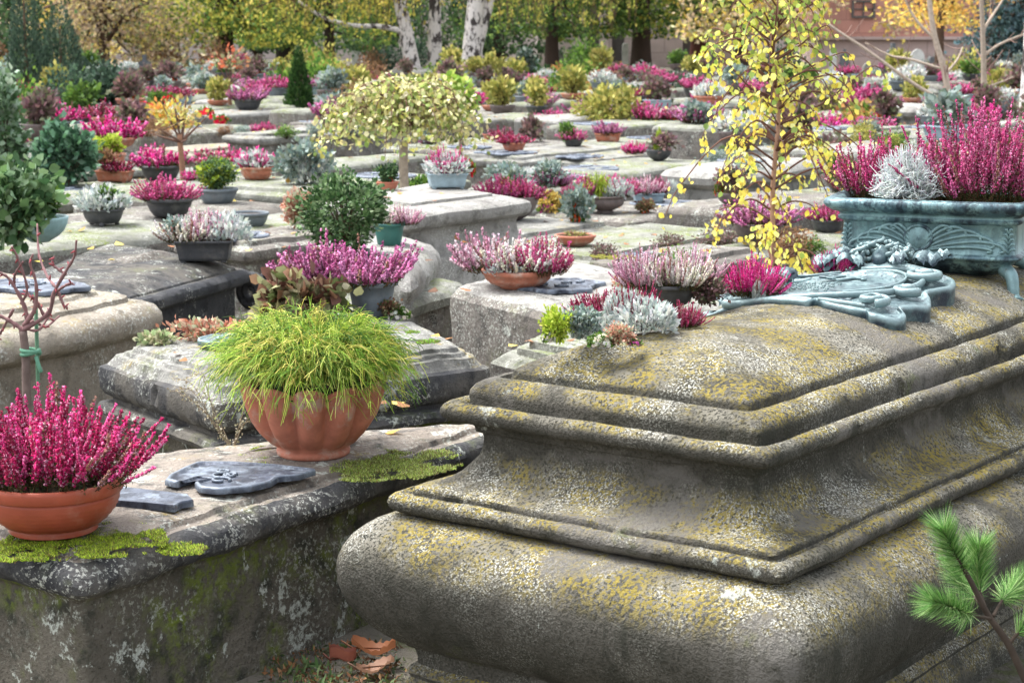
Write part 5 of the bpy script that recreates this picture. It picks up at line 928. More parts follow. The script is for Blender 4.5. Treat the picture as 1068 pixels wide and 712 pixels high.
def bare_rose():
    rs = np.random.RandomState(31); D = 5.6; P = lambda x, y, dd=0: (lambda r: np.array([r[0]*(D+dd)/r[1], D+dd, EYE+r[2]*(D+dd)/r[1]]))(ray(x, y))
    g = P(28, 430); g[2] = 0; t = thing('standard_rose', 'bare reddish standard rose tied to a green stake at the left', 'shrub', g); o = np.array(g); w = MB(); c = L(128, 98, 98)
    tube(w, spline([g, P(28, 420), P(27, 375), P(24, 345)], 20)-o, np.linspace(.014, .012, 20), 8, L(110, 95, 90))
    main = [[(24, 345), (46, 330), (58, 305), (70, 285), (78, 268), (80, 250)], [(24, 345), (10, 330), (-8, 322), (-25, 300)], [(26, 345), (22, 318), (12, 296), (-4, 280)], [(26, 342), (40, 318), (34, 295), (30, 275), (36, 262)], [(58, 305), (50, 290), (45, 262), (40, 235)], [(24, 345), (45, 338), (52, 326), (50, 318)], [(22, 318), (26, 300), (20, 270), (14, 255)], [(40, 318), (34, 312), (28, 302)], [(58, 305), (72, 296), (75, 293)], [(46, 330), (38, 312), (28, 303)], [(10, 330), (2, 345), (-6, 352)], [(58, 305), (62, 318), (72, 322)], [(70, 285), (60, 278), (56, 268)], [(24, 345), (34, 334), (52, 340), (62, 333)], [(12, 296), (20, 288), (22, 278)]]
    for i, b in enumerate(main):
        dd = rs.uniform(-.06, .06); s = spline([P(x+rs.normal(0, 2.5), y+rs.normal(0, 2.5), dd*k) for k, (x, y) in enumerate(b)], 24); n = 24; tube(w, s-o, np.linspace(.0075 if i < 4 else .005, .0028, n)*(1+.2*np.sin(np.arange(n)*1.7+i)), 6, c*rs.uniform(.8, 1.2))
        for k in range(5, 24, 5): d = rnd_dirs(1, rs)[0]*.016; tube(w, [s[k]-o, s[k]-o+d], [.004, .0015], 5, L(140, 70, 75))
    link('stems', w.mesh('stems', M['wood']), t)
    st = MB(); tube(st, [P(38, 430, .03)*np.array([1, 1, 0])-o, P(37, 305, .03)-o], [.006, .006], 8, L(95, 130, 105)); link('stake', st.mesh('stake', M['petal']), t)
    ti = MB(); th = np.linspace(0, 4*math.pi, 50); q = P(32, 369, .01)-o; tube(ti, np.stack([q[0]+.026*np.cos(th), q[1]+.03*np.sin(th), q[2]+.010*np.sin(th*.5)+.006*th/6], 1), .006, 7, L(110, 160, 135))
    tube(ti, spline([q+np.array([.02, -.02, -.005]), q+np.array([.03, -.03, -.03]), q+np.array([.036, -.03, -.05])], 10), .006, 7, L(110, 160, 135)); link('tie', ti.mesh('tie', M['petal']), t)
bare_rose()
# ------------------------------------------------------------------ trees
def P3(x, y, D): r = ray(x, y); return np.array([r[0]*D/r[1], D, EYE+r[2]*D/r[1]])
def sapling():
    """thin young tree with yellow heart-shaped leaves"""
    rs = np.random.RandomState(61); D = 8.0; g = P3(808, 300, D); g[2] = 0; t = thing('yellow_sapling', 'slender sapling with bright yellow heart shaped leaves behind the pink heather', 'tree', g); o = g
    w = MB(); tr = spline([g, P3(807, 300, D), P3(806, 200, D), P3(812, 120, D), P3(806, 60, D), P3(812, 0, D), P3(810, -90, D), P3(812, -150, D)], 60); tube(w, tr-o, np.linspace(.0135, .003, 60), 8, L(165, 130, 110))
    lf = MB(); pts = []; dirs = []; k = D/F
    for i in range(200):
        u = rs.uniform(.15, 1); b = tr[int(u*59)]; yb = proj(b)[1]; a = rs.uniform(0, 6.28)
        ext = (14+92*rs.rand()**.9)*(1.0 if yb > 20 else .7)*k; side = np.array([math.cos(a), math.sin(a)*.8, 0]); dr = rs.uniform(-.5, .45) if u > .4 else rs.uniform(0, .6)
        s = spline([b, b+side*ext*.5+np.array([0, 0, ext*.25]), b+side*ext+np.array([0, 0, ext*(.25-dr)]), b+side*ext*1.18-np.array([0, 0, ext*(dr*1.2)])], 14); tube(w, s-o, np.linspace(.005, .0015, 14), 4, L(110, 80, 70))
        for q in range(rs.randint(8, 25)): j = rs.randint(4, 14); pts.append(s[j]+rs.normal(0, .014, 3)); dirs.append([rs.normal(0, .6), rs.normal(0, .6), -1])
    pts = np.array(pts); yy = np.array([proj(p)[1] for p in pts]); dirs = np.array(dirs); lowy = np.clip((yy-20)/120, 0, 1)
    yel = [L(253, 238, 120), L(250, 232, 100), L(248, 240, 155), L(240, 215, 100)]; gr = [L(200, 208, 95), L(165, 185, 90), L(215, 218, 115), L(140, 165, 85)]
    pk = rs.uniform(0, 1, len(pts)) < .25+.65*lowy
    for msk, cl in ((pk, yel), (~pk, gr)): leaves(lf, pts[msk]-o, dirs[msk], .027, cl, rs, LEAF6, LEAF6F, .2)
    # low right and left sprays
    link('trunk', w.mesh('trunk', M['wood']), t); link('leaves', lf.mesh('leaves', M['leaf']), t)
sapling()
def weeping():
    rs = np.random.RandomState(71); g = at(422, 217, .0); D = at(422, 217, .45)[1]; k = D/F; g = P3(422, 217, D); g[2] = 0
    t = thing('weeping_standard', 'grafted weeping tree with an umbrella of pale green and cream leaves', 'tree', g); o = g; w = MB(); lf = MB()
    tube(w, spline([g, P3(422, 210, D), P3(421, 175, D), P3(421, 148, D)], 14)-o, np.linspace(.034, .030, 14), 10, L(165, 150, 135))
    c = P3(420, 140, D); ps = []; ds = []
    for i in range(230):
        a = rs.uniform(0, 6.28); R = (22+70*rs.rand()**.7)*k; h = (62-16*(R/(88*k))**2)*k*rs.uniform(.35, 1.08); fall = rs.uniform(.25, .9)*52*k*(R/(88*k))
        s = spline([c, c+np.array([math.cos(a)*R*.4, math.sin(a)*R*.4, h*.85]), c+np.array([math.cos(a)*R*.8, math.sin(a)*R*.8, h*.92]), c+np.array([math.cos(a)*R, math.sin(a)*R, h*.75-fall])], 14); tube(w, s-o, np.linspace(.011, .002, 14)*(1 if i < 40 else .5), 4, L(110, 85, 70)*rs.uniform(.7, 1.2))
        for q in range(24): j = rs.randint(3, 14); ps.append(s[j]+rs.normal(0, .028, 3)); ds.append([rs.normal(0, .6), rs.normal(0, .6), rs.normal(-.5, .5)])
    ps = np.array(ps); leaves(lf, ps-o, np.array(ds), .038, [L(205, 205, 150), L(180, 190, 110), L(222, 215, 178), L(200, 195, 110), L(150, 170, 95), L(185, 175, 130), L(220, 215, 150), L(120, 135, 75)], rs, LEAF6, LEAF6F, .2)
    link('trunk', w.mesh('trunk', M['wood']), t); link('leaves', lf.mesh('leaves', M['leaf']), t)
    g2 = P3(480, 160, D+3); g2[2] = 0; t = thing('young_tree', 'small staked light green tree at the right of the weeping crown', 'tree', g2); w = MB(); tube(w, [g2-g2, P3(480, 100, D+3)-g2], [.02, .012], 6, L(120, 105, 90)); link('trunk', w.mesh('trunk', M['wood']), t)
    m = shrub(72, .20, .2, .22, 380, .055, [L(150, 175, 75), L(175, 190, 95), L(125, 155, 65)], .4, 18, LEAF6, LEAF6F); link('crown', m.mesh('crown', M['leaf']), t).location = (0, 0, P3(480, 128, D+3)[2])
weeping()
def cone(px, py, z, wpx, hpx, label, name='cone_conifer', cols='conifer', n=7000, seed=5, pw=.85):
    p = at(px, py, z); k = p[1]/F; rs = np.random.RandomState(seed); mb = MB(); h = 1-np.sqrt(rs.uniform(0, 1, n)); th = rs.uniform(0, 6.28, n)
    r = (1-h)**pw*rs.uniform(.72, 1.05, n)*(1+.10*np.sin(th*6+h*23)+.08*np.sin(th*11-h*41)); H = hpx*k; R = wpx/2*k
    q = np.stack([r*R*np.cos(th), r*R*np.sin(th), h*H+.03], 1); d = np.stack([np.cos(th)*.45, np.sin(th)*.45, 1+0*h], 1)+rs.normal(0, .3, (n, 3)); leaves(mb, q, d, 4.5*k, GRN[cols], rs, wid=.5, jit=.35)
    t = thing(name, label, 'conifer', p); link('foliage', mb.mesh('foliage', M['leaf']), t); w = MB(); tube(w, [(0, 0, 0), (0, 0, H*.8)], [.05, .01], 6, L(90, 70, 55)); link('trunk', w.mesh('trunk', M['wood']), t)
cone(313, 142, .1, 38, 90, 'dark green pyramid shaped conifer left of the weeping tree')
cone(30, 132, .0, 44, 175, 'tall feathery grey-green conifer at the left, the farther left of two', 'feathery_conifer', 'yew', 6000, 6, .6)
cone(66, 130, .0, 66, 122, 'broad feathery grey-green conifer beside the tall one at the left', 'feathery_conifer', 'yew', 7000, 7, .6)
def bush(name, label, px, py, z, wpx, hpx, cols, n, lpx, seed, cat='shrub', group=None, shell=.5, clumps=40, clr=.26, wid=1.0, up=.3):
    p = at(px, py, z); k = p[1]/F; mb = shrub(seed, wpx/2*k, wpx/2*k, hpx/2*k, n, lpx*k, cols, shell, clumps, None, None, wid, up, None, .28, clr)
    return link(name, mb.mesh(name, M['leaf']), None, label, cat, group, None, p)
bush('yew_bush', 'low dark spreading yew right of the feathery conifers', 114, 138, .0, 72, 70, GRN['yew'], 3500, 6, 81)
bush('holly_bush', 'round glossy dark holly bush at the left above the camellia', 70, 196, .35, 66, 70, [L(70, 105, 80), L(45, 72, 52), L(110, 145, 120), L(90, 130, 95)], 2200, 8, 82, shell=.62)
bush('laurel', 'light green variegated leaves at the left frame edge by the conifers', 4, 196, .2, 56, 122, [L(130, 155, 125), L(95, 125, 85), L(175, 195, 170), L(70, 100, 65)], 1500, 9, 83)
bush('laurel_shoots', 'bright green leafy shoots between the holly bush and the feathery conifers', 38, 150, .25, 40, 30, GRN['mid']+GRN['blue'], 600, 7, 84)
bush('rose_bush', 'yellow and orange leaved rose bush with red flowers at the left', 172, 152, .25, 62, 46, [L(205, 185, 90), L(215, 170, 75), L(180, 175, 90), L(220, 150, 80), L(150, 150, 75)], 1300, 6, 85)
for i, (x, y, w) in enumerate(((146, 134, 20), (160, 120, 18), (178, 102, 14), (155, 112, 22), (214, 118, 20), (232, 124, 14))):
    p = at(x, y+26, .25); k = p[1]/F; mb = blooms(86+i, w/2*k, w/2.4*k, 16, 7*k, [L(225, 30, 60), L(235, 55, 75), L(205, 25, 65)], 6, 'mid', 60, 5*k)
    g = 'red rose clusters on the left rose bushes'; o = link('rose_cluster', mb.mesh('rose_cluster', M['petal']), None, ['red rose cluster at the lower left of the yellow rose bush', 'red rose cluster near the middle left of the yellow rose bush', 'red rose cluster at the top of the yellow rose bush', 'deep red rose cluster above the yellow rose bush beside the yew', 'crimson rose cluster right of the yellow rose bush', 'single bright red rose cluster farthest right of the yellow rose bush'][i], 'flowers', g, None, p+np.array([0, 0, 22*k]))
def standard(px, py, z, top, wpx, cpx, cols, n, lpx, seed, label, tw=4, col=None, name='standard_tree'):
    """thin trunk from its base to the crown"""
    p = at(px, py, z); D = p[1]; k = D/F; g = np.array([p[0], D, 0]); zc = P3(px, top, D)[2]; t = thing(name, label, 'tree', g); w = MB()
    tube(w, spline([(0, 0, 0), (.01, 0, zc*.5), (-.01, 0, zc)], 12), np.linspace(tw*k*.55, tw*k*.4, 12), 7, L(140, 105, 85) if col is None else col); rs = np.random.RandomState(seed)
    for i in range(12): d = rnd_dirs(1, rs, .5)[0]*wpx*.5*k; tube(w, spline([(0, 0, zc*.92), d*.5+np.array([0, 0, zc]), d+np.array([0, 0, zc+cpx*.2*k])], 8), np.linspace(.012, .003, 8), 4, L(110, 85, 75))
    m = shrub(seed, wpx/2*k, wpx/2*k, cpx/2*k, n, lpx*k, cols, .3, 22, None, None, 1, 0, 0.0, .25, .34)
    link('trunk', w.mesh('trunk', M['wood']), t); c = shrub_shift(m, zc+cpx*.3*k); link('crown', c.mesh('crown', M['leaf']), t)
def shrub_shift(m, z):
    for v in m.v: v[:, 2] += z
    return m
standard(190, 190, .42, 140, 66, 44, [L(190, 180, 110), L(205, 185, 80), L(160, 160, 95), L(170, 140, 90)], 260, 6, 91, 'thin standard tree with sparse yellowing crown before the magenta heather bowl', 7)
standard(240, 132, .2, 82, 44, 40, [L(190, 130, 95), L(175, 165, 130), L(150, 150, 110), L(200, 110, 80)], 240, 6, 92, 'sparse reddish standard tree right of the rose bushes', 5)
bush('rounded_shrub', 'yellowish green rounded shrub above the terracotta heather trough', 634, 145, .25, 78, 62, GRN['olive'], 1900, 6, 93, clr=.3)
bush('yellow_shrub', 'low pale yellow-green shrub behind the rounded shrub', 606, 98, .1, 60, 28, GRN['olive']+GRN['lime'], 700, 5, 94)
bush('juniper', 'upright dark green juniper left of the rounded shrub', 566, 108, .1, 28, 38, GRN['conifer'], 1300, 5, 95, cat='conifer')
bush('juniper', 'grey-green wispy juniper left of the upright dark juniper', 549, 92, .1, 20, 44, GRN['blue']+GRN['yew'], 800, 5, 96, cat='conifer')
bush('leafy_shrub', 'fresh green leafy shrub tucked left of the rounded shrub', 590, 116, .2, 20, 24, GRN['mid'], 420, 6, 97)
bush('hydrangea', 'orange and green fading shrub above the tall pink planter heather', 905, 142, .2, 74, 36, GRN['orange']+GRN['olive']+GRN['mid'], 1300, 6, 98)
bush('hydrangea', 'dull green and rust shrub at the right behind the bare saplings', 850, 132, .2, 50, 44, GRN['olive']+GRN['dusky'], 900, 6, 99)
bush('grey_shrub', 'grey-green thin shrub left of the cone conifer', 280, 112, .1, 34, 44, GRN['dusky']+GRN['blue'], 700, 5, 101)
bush('round_conifer', 'dwarf olive conifer cushions on the left slope beside the stone steps', 258, 128, .2, 34, 34, [L(120, 125, 80), L(95, 105, 65), L(140, 140, 95)], 700, 5, 102)
# big background trees -----------------------------------------------------
def tree(name, label, px, D, h, cr, cz, cols, n, leaf, seed, tw=.35, low=1.2, trunkmat='wood', tcol=None, lean=0, lobes=9, droop=0, group=None, wid=1.0, dens=1.0, flat=1.0, skirt=0):
    rs = np.random.RandomState(seed); g = atd(px, D); t = thing(name, label, 'tree', g, 0, group); w = MB(); tcol = L(85, 68, 58) if tcol is None else tcol
    tr = spline([(0, 0, -.05), (lean*.3, 0, h*.25), (lean*.6+rs.uniform(-.1, .1), 0, h*.55), (lean, 0, h*.92)], 26); tube(w, tr, np.linspace(tw, tw*.12, 26)*(1+.25*np.exp(-np.arange(26)/1.5)), 12, tcol)
    lc = []; lw = MB()
    for i in range(lobes):
        a = 2*math.pi*i/lobes+rs.uniform(-.4, .4); u = rs.uniform(0, 1); z = low+cz*.35+(h-low-cz*.3)*u; r = cr*rs.uniform(.45, .95)*(1-.35*u)
        c = np.array([math.cos(a)*r, math.sin(a)*r*flat, z]); lc.append(c); s = tr[int(min(24, 25*max(.15, (z/h)*.75)))]
        tube(lw, spline([s, s*.5+c*.5+np.array([0, 0, .25]), c], 10), np.linspace(tw*.38, tw*.06, 10), 6, tcol)
    lc = np.array(lc); cl = MB(); m = int(lobes*9); i = rs.randint(0, lobes, m); cc = lc[i]+rs.normal(0, 1, (m, 3))*np.array([cr*.34, cr*.34, cz*.30]); tone = rs.uniform(.6, 1.35, m)
    j = rs.randint(0, m, n); p = cc[j]+rs.normal(0, 1, (n, 3))*np.array([cr, cr, cr])*.105; d = rnd_dirs(n, rs, -.3 if droop else .2)
    if droop: p[:, 2] -= rs.uniform(0, 1, n)**1.5*droop
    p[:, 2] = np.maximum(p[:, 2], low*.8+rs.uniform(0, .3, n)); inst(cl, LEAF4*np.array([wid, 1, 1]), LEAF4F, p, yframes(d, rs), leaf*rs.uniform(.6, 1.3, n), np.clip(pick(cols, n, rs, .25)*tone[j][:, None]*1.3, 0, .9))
    if skirt:
        a = rs.uniform(0, 6.28, skirt); c2 = np.stack([np.cos(a)*cr*rs.uniform(.2, 1.1, skirt), np.sin(a)*cr*rs.uniform(.2, 1, skirt), low+rs.uniform(0, 1.7, skirt)], 1); tn = rs.uniform(.65, 1.35, skirt); j = rs.randint(0, skirt, n//2); p = c2[j]+rs.normal(0, 1, (n//2, 3))*np.array([.3, .3, .2])
        if droop: p[:, 2] -= rs.uniform(0, 1, n//2)**1.5*droop*.5
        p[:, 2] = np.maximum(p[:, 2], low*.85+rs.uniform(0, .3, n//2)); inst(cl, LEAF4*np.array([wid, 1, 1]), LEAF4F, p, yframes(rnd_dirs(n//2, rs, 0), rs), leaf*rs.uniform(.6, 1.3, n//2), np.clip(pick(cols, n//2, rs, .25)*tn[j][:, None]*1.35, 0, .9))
        st = c2[::3]; m2 = len(st); tubes(lw, np.stack([np.tile([0, 0, low+1.6], (m2, 1)), st*np.array([.5, .5, 1])+np.array([0, 0, .35]), st], 1), np.array([.05, .03, .012]), 4, tcol)
    link('trunk', w.mesh('trunk', M[trunkmat]), t); link('limbs', lw.mesh('limbs', M[trunkmat]), t); link('crown', cl.mesh('crown', M['far']), t); return t
def hanging(label, px0, px1, D, ztop, low0, n, cols, leaf, seed, owner):
    """pendulous birch twigs with leaves, children of their tree"""
    rs = np.random.RandomState(seed); o = np.array(owner.location); w = MB(); lf = MB(); k = 10
    x = np.array([(rs.uniform(px0, px1)-CX)/F*D for _ in range(n)]); y = D+rs.uniform(-2.2, 1.5, n); zl = np.array([rs.uniform(low0, low0+.9) for _ in range(n)]); t = np.linspace(0, 1, k)
    P = np.stack([x[:, None]+np.cumsum(rs.normal(0, .03, (n, k)), 1), y[:, None]+np.cumsum(rs.normal(0, .02, (n, k)), 1), ztop+(zl[:, None]-ztop)*t], -1)-o; tubes(w, P, np.linspace(.012, .004, k), 3, L(110, 85, 70))
    m = 26; u = rs.uniform(.15, 1, (n, m))*(k-1.001); i = u.astype(int); p = P[np.arange(n)[:, None], i]+rs.normal(0, .06, (n, m, 3)); leaves(lf, p.reshape(-1, 3), np.array([0, 0, -1.])+rs.normal(0, .5, (n*m, 3)), leaf, cols, rs)
    link('hanging_twigs', w.mesh('hanging_twigs', M['wood']), owner); link('hanging_leaves', lf.mesh('hanging_leaves', M['far']), owner)
BY = [L(208, 190, 85), L(195, 180, 90), L(170, 165, 80), L(220, 205, 115), L(140, 145, 70)]
b1 = tree('birch_tree', 'leaning white barked birch, left of the three behind the weeping tree', 437, 44, 9.5, 2.6, 3.4, BY, 2600, .10, 201, .19, 3.0, 'birch', lean=-1.5)
b2 = tree('birch_tree', 'upright white barked birch in the middle of the three', 454, 45, 10.5, 2.8, 3.6, BY, 2600, .10, 202, .18, 3.2, 'birch', lean=.05)
b3 = tree('birch_tree', 'thick forked white birch, right of the three behind the weeping tree', 489, 43, 10, 3.0, 3.6, BY, 2600, .10, 203, .25, 3.2, 'birch', lean=.7)
w_ = MB(); k_ = 43/F; tube(w_, spline([(0.05, 0, .6), (.38, .1, 1.8), (.8, .2, 3.2), (1.5, .3, 6)], 16), np.linspace(.16, .07, 16), 10); link('second_trunk', w_.mesh('second_trunk', M['birch']), b3)
w_ = MB(); tube(w_, spline([(-.1, 0, 1.35), (-.75, -.1, 1.52), (-1.5, -.1, 1.56), (-2.15, 0, 1.75), (-2.7, 0, 2.1)], 20), np.linspace(.07, .03, 20), 7); link('low_bough', w_.mesh('low_bough', M['birch']), b1)
hanging('', 268, 430, 44, 4.2, 1.25, 120, BY+[L(120, 130, 60)], .085, 211, b1); hanging('', 400, 520, 45, 4.2, 1.75, 60, BY, .085, 212, b2); hanging('', 520, 660, 43, 4.2, 1.30, 90, [L(175, 170, 80), L(150, 155, 70), L(190, 180, 90), L(125, 140, 60)], .085, 213, b3)
GD = [L(84, 108, 52), L(64, 90, 46), L(110, 128, 60), L(54, 76, 44)]; GY = [L(150, 158, 75), L(190, 182, 85), L(108, 128, 60), L(82, 108, 55), L(205, 195, 100), L(96, 118, 58)]; BR = [L(182, 160, 132), L(162, 142, 120), L(198, 178, 138), L(148, 132, 112), L(140, 140, 105)]; DKG = [L(58, 80, 52), L(46, 64, 44), L(78, 100, 62)]  # far tree tones lightened and muted in place of haze
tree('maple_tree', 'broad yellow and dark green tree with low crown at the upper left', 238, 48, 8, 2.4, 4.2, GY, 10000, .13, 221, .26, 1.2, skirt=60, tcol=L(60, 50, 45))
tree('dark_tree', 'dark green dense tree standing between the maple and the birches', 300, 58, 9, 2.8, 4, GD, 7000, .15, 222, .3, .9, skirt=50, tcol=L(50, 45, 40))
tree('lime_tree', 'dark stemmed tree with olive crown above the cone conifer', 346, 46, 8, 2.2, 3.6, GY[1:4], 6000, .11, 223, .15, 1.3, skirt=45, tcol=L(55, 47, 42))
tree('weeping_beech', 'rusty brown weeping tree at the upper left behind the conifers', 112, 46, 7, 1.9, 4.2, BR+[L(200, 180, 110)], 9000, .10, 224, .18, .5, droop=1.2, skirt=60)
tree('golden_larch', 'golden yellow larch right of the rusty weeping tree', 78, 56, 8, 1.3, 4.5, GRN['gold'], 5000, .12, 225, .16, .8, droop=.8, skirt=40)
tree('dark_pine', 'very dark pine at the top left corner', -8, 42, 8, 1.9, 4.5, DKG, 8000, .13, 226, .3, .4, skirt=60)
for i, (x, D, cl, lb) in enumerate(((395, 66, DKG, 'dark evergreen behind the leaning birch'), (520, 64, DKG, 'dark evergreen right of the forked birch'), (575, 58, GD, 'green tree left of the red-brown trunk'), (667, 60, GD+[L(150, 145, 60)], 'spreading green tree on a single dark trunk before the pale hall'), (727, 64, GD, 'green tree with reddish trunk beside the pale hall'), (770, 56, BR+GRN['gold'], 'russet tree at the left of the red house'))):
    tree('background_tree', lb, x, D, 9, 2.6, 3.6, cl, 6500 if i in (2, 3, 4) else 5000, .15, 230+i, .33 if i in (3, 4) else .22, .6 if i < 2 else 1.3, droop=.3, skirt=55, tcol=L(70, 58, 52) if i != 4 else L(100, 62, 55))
tree('orange_maple', 'orange leaved tree in front of the red house at the upper right', 975, 44, 7, 1.6, 3.4, [L(208, 160, 80), L(195, 165, 85), L(222, 182, 100), L(160, 145, 80)], 4200, .12, 241, .12, 1.6, skirt=24)
tree('blue_spruce', 'dark blue-green spruce mass at the upper right edge', 1046, 46, 6, 1.1, 4.5, [L(70, 92, 95), L(52, 72, 74), L(95, 118, 124), L(48, 64, 58)], 7500, .12, 242, .2, .2, skirt=60)
tree('birch_tree', 'pale birch trunk cut by the right frame edge', 1069, 24, 7, 1.2, 3, BY, 900, .09, 243, .13, 2.6, 'birch')
def bare(px, py, z, pts, tw, label, seed, twigs=5):
    p = at(px, py, z); D = p[1]; g = np.array([p[0], D, 0]); t = thing('bare_sapling', label, 'tree', g); w = MB(); rs = np.random.RandomState(seed); k = D/F
    for i, (ps, r) in enumerate(pts):
        s = spline(([g] if i == 0 else [])+[P3(x, y, D)+np.array([0, (q*.06 if i else 0), 0]) for q, (x, y) in enumerate(ps)], 30)-g; tube(w, s, np.linspace(r*k, r*k*.45, 30), 7, L(175, 160, 145)*rs.uniform(.8, 1.1))
        for q in range(twigs): j = rs.randint(8, 29); d = rnd_dirs(1, rs, .6)[0]*rs.uniform(15, 45)*k; tube(w, spline([s[j], s[j]+d*.5, s[j]+d+np.array([0, 0, .04])], 8), np.linspace(r*.28*k, r*.12*k, 8), 4, L(140, 115, 105))
    link('branches', w.mesh('branches', M['wood']), t)
bare(994, 150, .2, [([(993, 130), (986, 80), (974, 35), (968, -10), (962, -70)], 4.5), ([(990, 110), (950, 85), (905, 52), (870, 28), (845, 5)], 2.2), ([(982, 72), (950, 62), (930, 58), (905, 45)], 1.6), ([(976, 42), (960, 25), (950, 8), (940, -20)], 1.8), ([(986, 78), (1000, 62), (1006, 50)], 1.5)], 4, 'bare forked sapling with a long leftward branch above the planter heather', 251)
bare(1026, 140, .2, [([(1026, 128), (1026, 80), (1025, 40), (1023, -20), (1024, -80)], 4), ([(1026, 58), (1045, 46), (1075, 34)], 1.8), ([(1025, 32), (1038, 14), (1052, -6)], 1.8), ([(1026, 92), (1045, 86), (1060, 80)], 1.2)], 4, 'straight bare sapling right of the forked one', 252)
# ------------------------------------------------------------------ buildings and far headstones
def windowpart(parent, x0, x1, z0, z1, y, o):
    m = MB(); f = .07
    for c, s in (((x0, y, (z0+z1)/2), (f, .10, z1-z0+f)), ((x1, y, (z0+z1)/2), (f, .10, z1-z0+f)), (((x0+x1)/2, y, z0), (x1-x0-f, .10, f)), (((x0+x1)/2, y, z1), (x1-x0-f, .10, f)), (((x0+x1)/2, y, (z0+z1)/2), (.04, .06, z1-z0-f)), (((x0+x1)/2-(x1-x0)/4, y, (z0+z1)/2), ((x1-x0)/2-.06, .05, .035)), (((x0+x1)/2+(x1-x0)/4, y, (z0+z1)/2), ((x1-x0)/2-.06, .05, .035))): box(m, np.array(c)-o, s)
    wf = link('window', m.mesh('window', M['winframe'], False), parent); g = MB(); box(g, np.array([(x0+x1)/2, y+.06, (z0+z1)/2])-o, (x1-x0-f, .02, z1-z0-f)); link('pane', g.mesh('pane', M['glass'], False), wf)
def wallstone(name, c, sc=.6):
    m, nt = newmat(name); k = NT(nt); b = k.n('ShaderNodeTexBrick'); b.inputs['Scale'].default_value = sc; b.inputs['Mortar Size'].default_value = .012; b.inputs['Color1'].default_value = (*c, 1); b.inputs['Color2'].default_value = (*[q*.82 for q in c], 1); b.inputs['Mortar'].default_value = (*[q*.7 for q in c], 1)
    mp = k.n('ShaderNodeMapping'); mp.inputs['Rotation'].default_value = (math.pi/2, 0, 0); k.l(k.geo().outputs['Position'], mp.inputs[0]); k.l(mp.outputs[0], b.inputs['Vector'])
    col = k.mix(k.mul(k.ramp(k.noise(1.2, 5, .65), .4, .7), .5), b.outputs['Color'], tuple(q*.65 for q in c)); k.out(col, .9, k.noise(20, 3), .3, .01, spec=.15); M[name] = m
wallstone('redstone', (.50, .255, .205)); wallstone('pinkplaster', (.54, .41, .38), .5); wallstone('paleplaster', (.52, .44, .41), .5)
M['winframe'] = plain('window_frame_paint', (.10, .09, .085), .6); M['glass'] = plain('dark_window_glass', (.03, .035, .04), .1, .6, .2, 3, bs=.02); M['tile'] = plain('clay_roof_tiles', (.24, .09, .06), .8, .2, .3, 9); M['whitestone'] = plain('white_marble', (.62, .62, .60), .7, .2, .12, 8, (.3, .3, .28), .4); M['darkstone'] = plain('dark_granite', (.11, .12, .135), .5, .4, .25, 14, (.2, .2, .19), .4)
def house():
    D = 63; X = lambda x: (x-CX)/F*D; Z = lambda y: EYE+(HY-y)/F*D; o = np.array([X(925), D+3, 0]); t = thing('red_house', 'red sandstone house with a small barred window at the upper right', 'house', o)
    x0, x1 = X(846), X(1100); m = MB(); box(m, np.array([(x0+x1)/2, D+3, 3.2])-o, (x1-x0, 6, 4.3)); link('upper_wall', m.mesh('upper_wall', M['redstone'], False), t)
    m = MB(); box(m, np.array([(x0+x1)/2, D+3, .52])-o, (x1-x0-.1, 5.9, 1.06)); link('plinth', m.mesh('plinth', M['pinkplaster'], False), t)
    m = MB(); box(m, np.array([(x0+x1)/2, D-.05, 1.09])-o, (x1-x0+.1, .24, .1)); link('cornice', m.mesh('cornice', M['pinkplaster'], False), t)
    windowpart(t, X(884), X(906), Z(18), Z(2), D-.03, o); windowpart(t, X(950), X(972), Z(18), Z(2), D-.03, o); windowpart(t, X(1020), X(1042), Z(18), Z(2), D-.03, o)
    m = MB(); a = np.array; m.add([a([x0-.4, D-.5, 5.3])-o, a([x1+.4, D-.5, 5.3])-o, a([x1+.4, D+3, 8.6])-o, a([x0-.4, D+3, 8.6])-o, a([x0-.4, D+6.5, 5.3])-o, a([x1+.4, D+6.5, 5.3])-o], [[(0, 1, 2, 3), (3, 2, 5, 4)], [(0, 3, 4), (1, 5, 2)]]); link('roof', m.mesh('roof', M['tile'], False), t)
house()
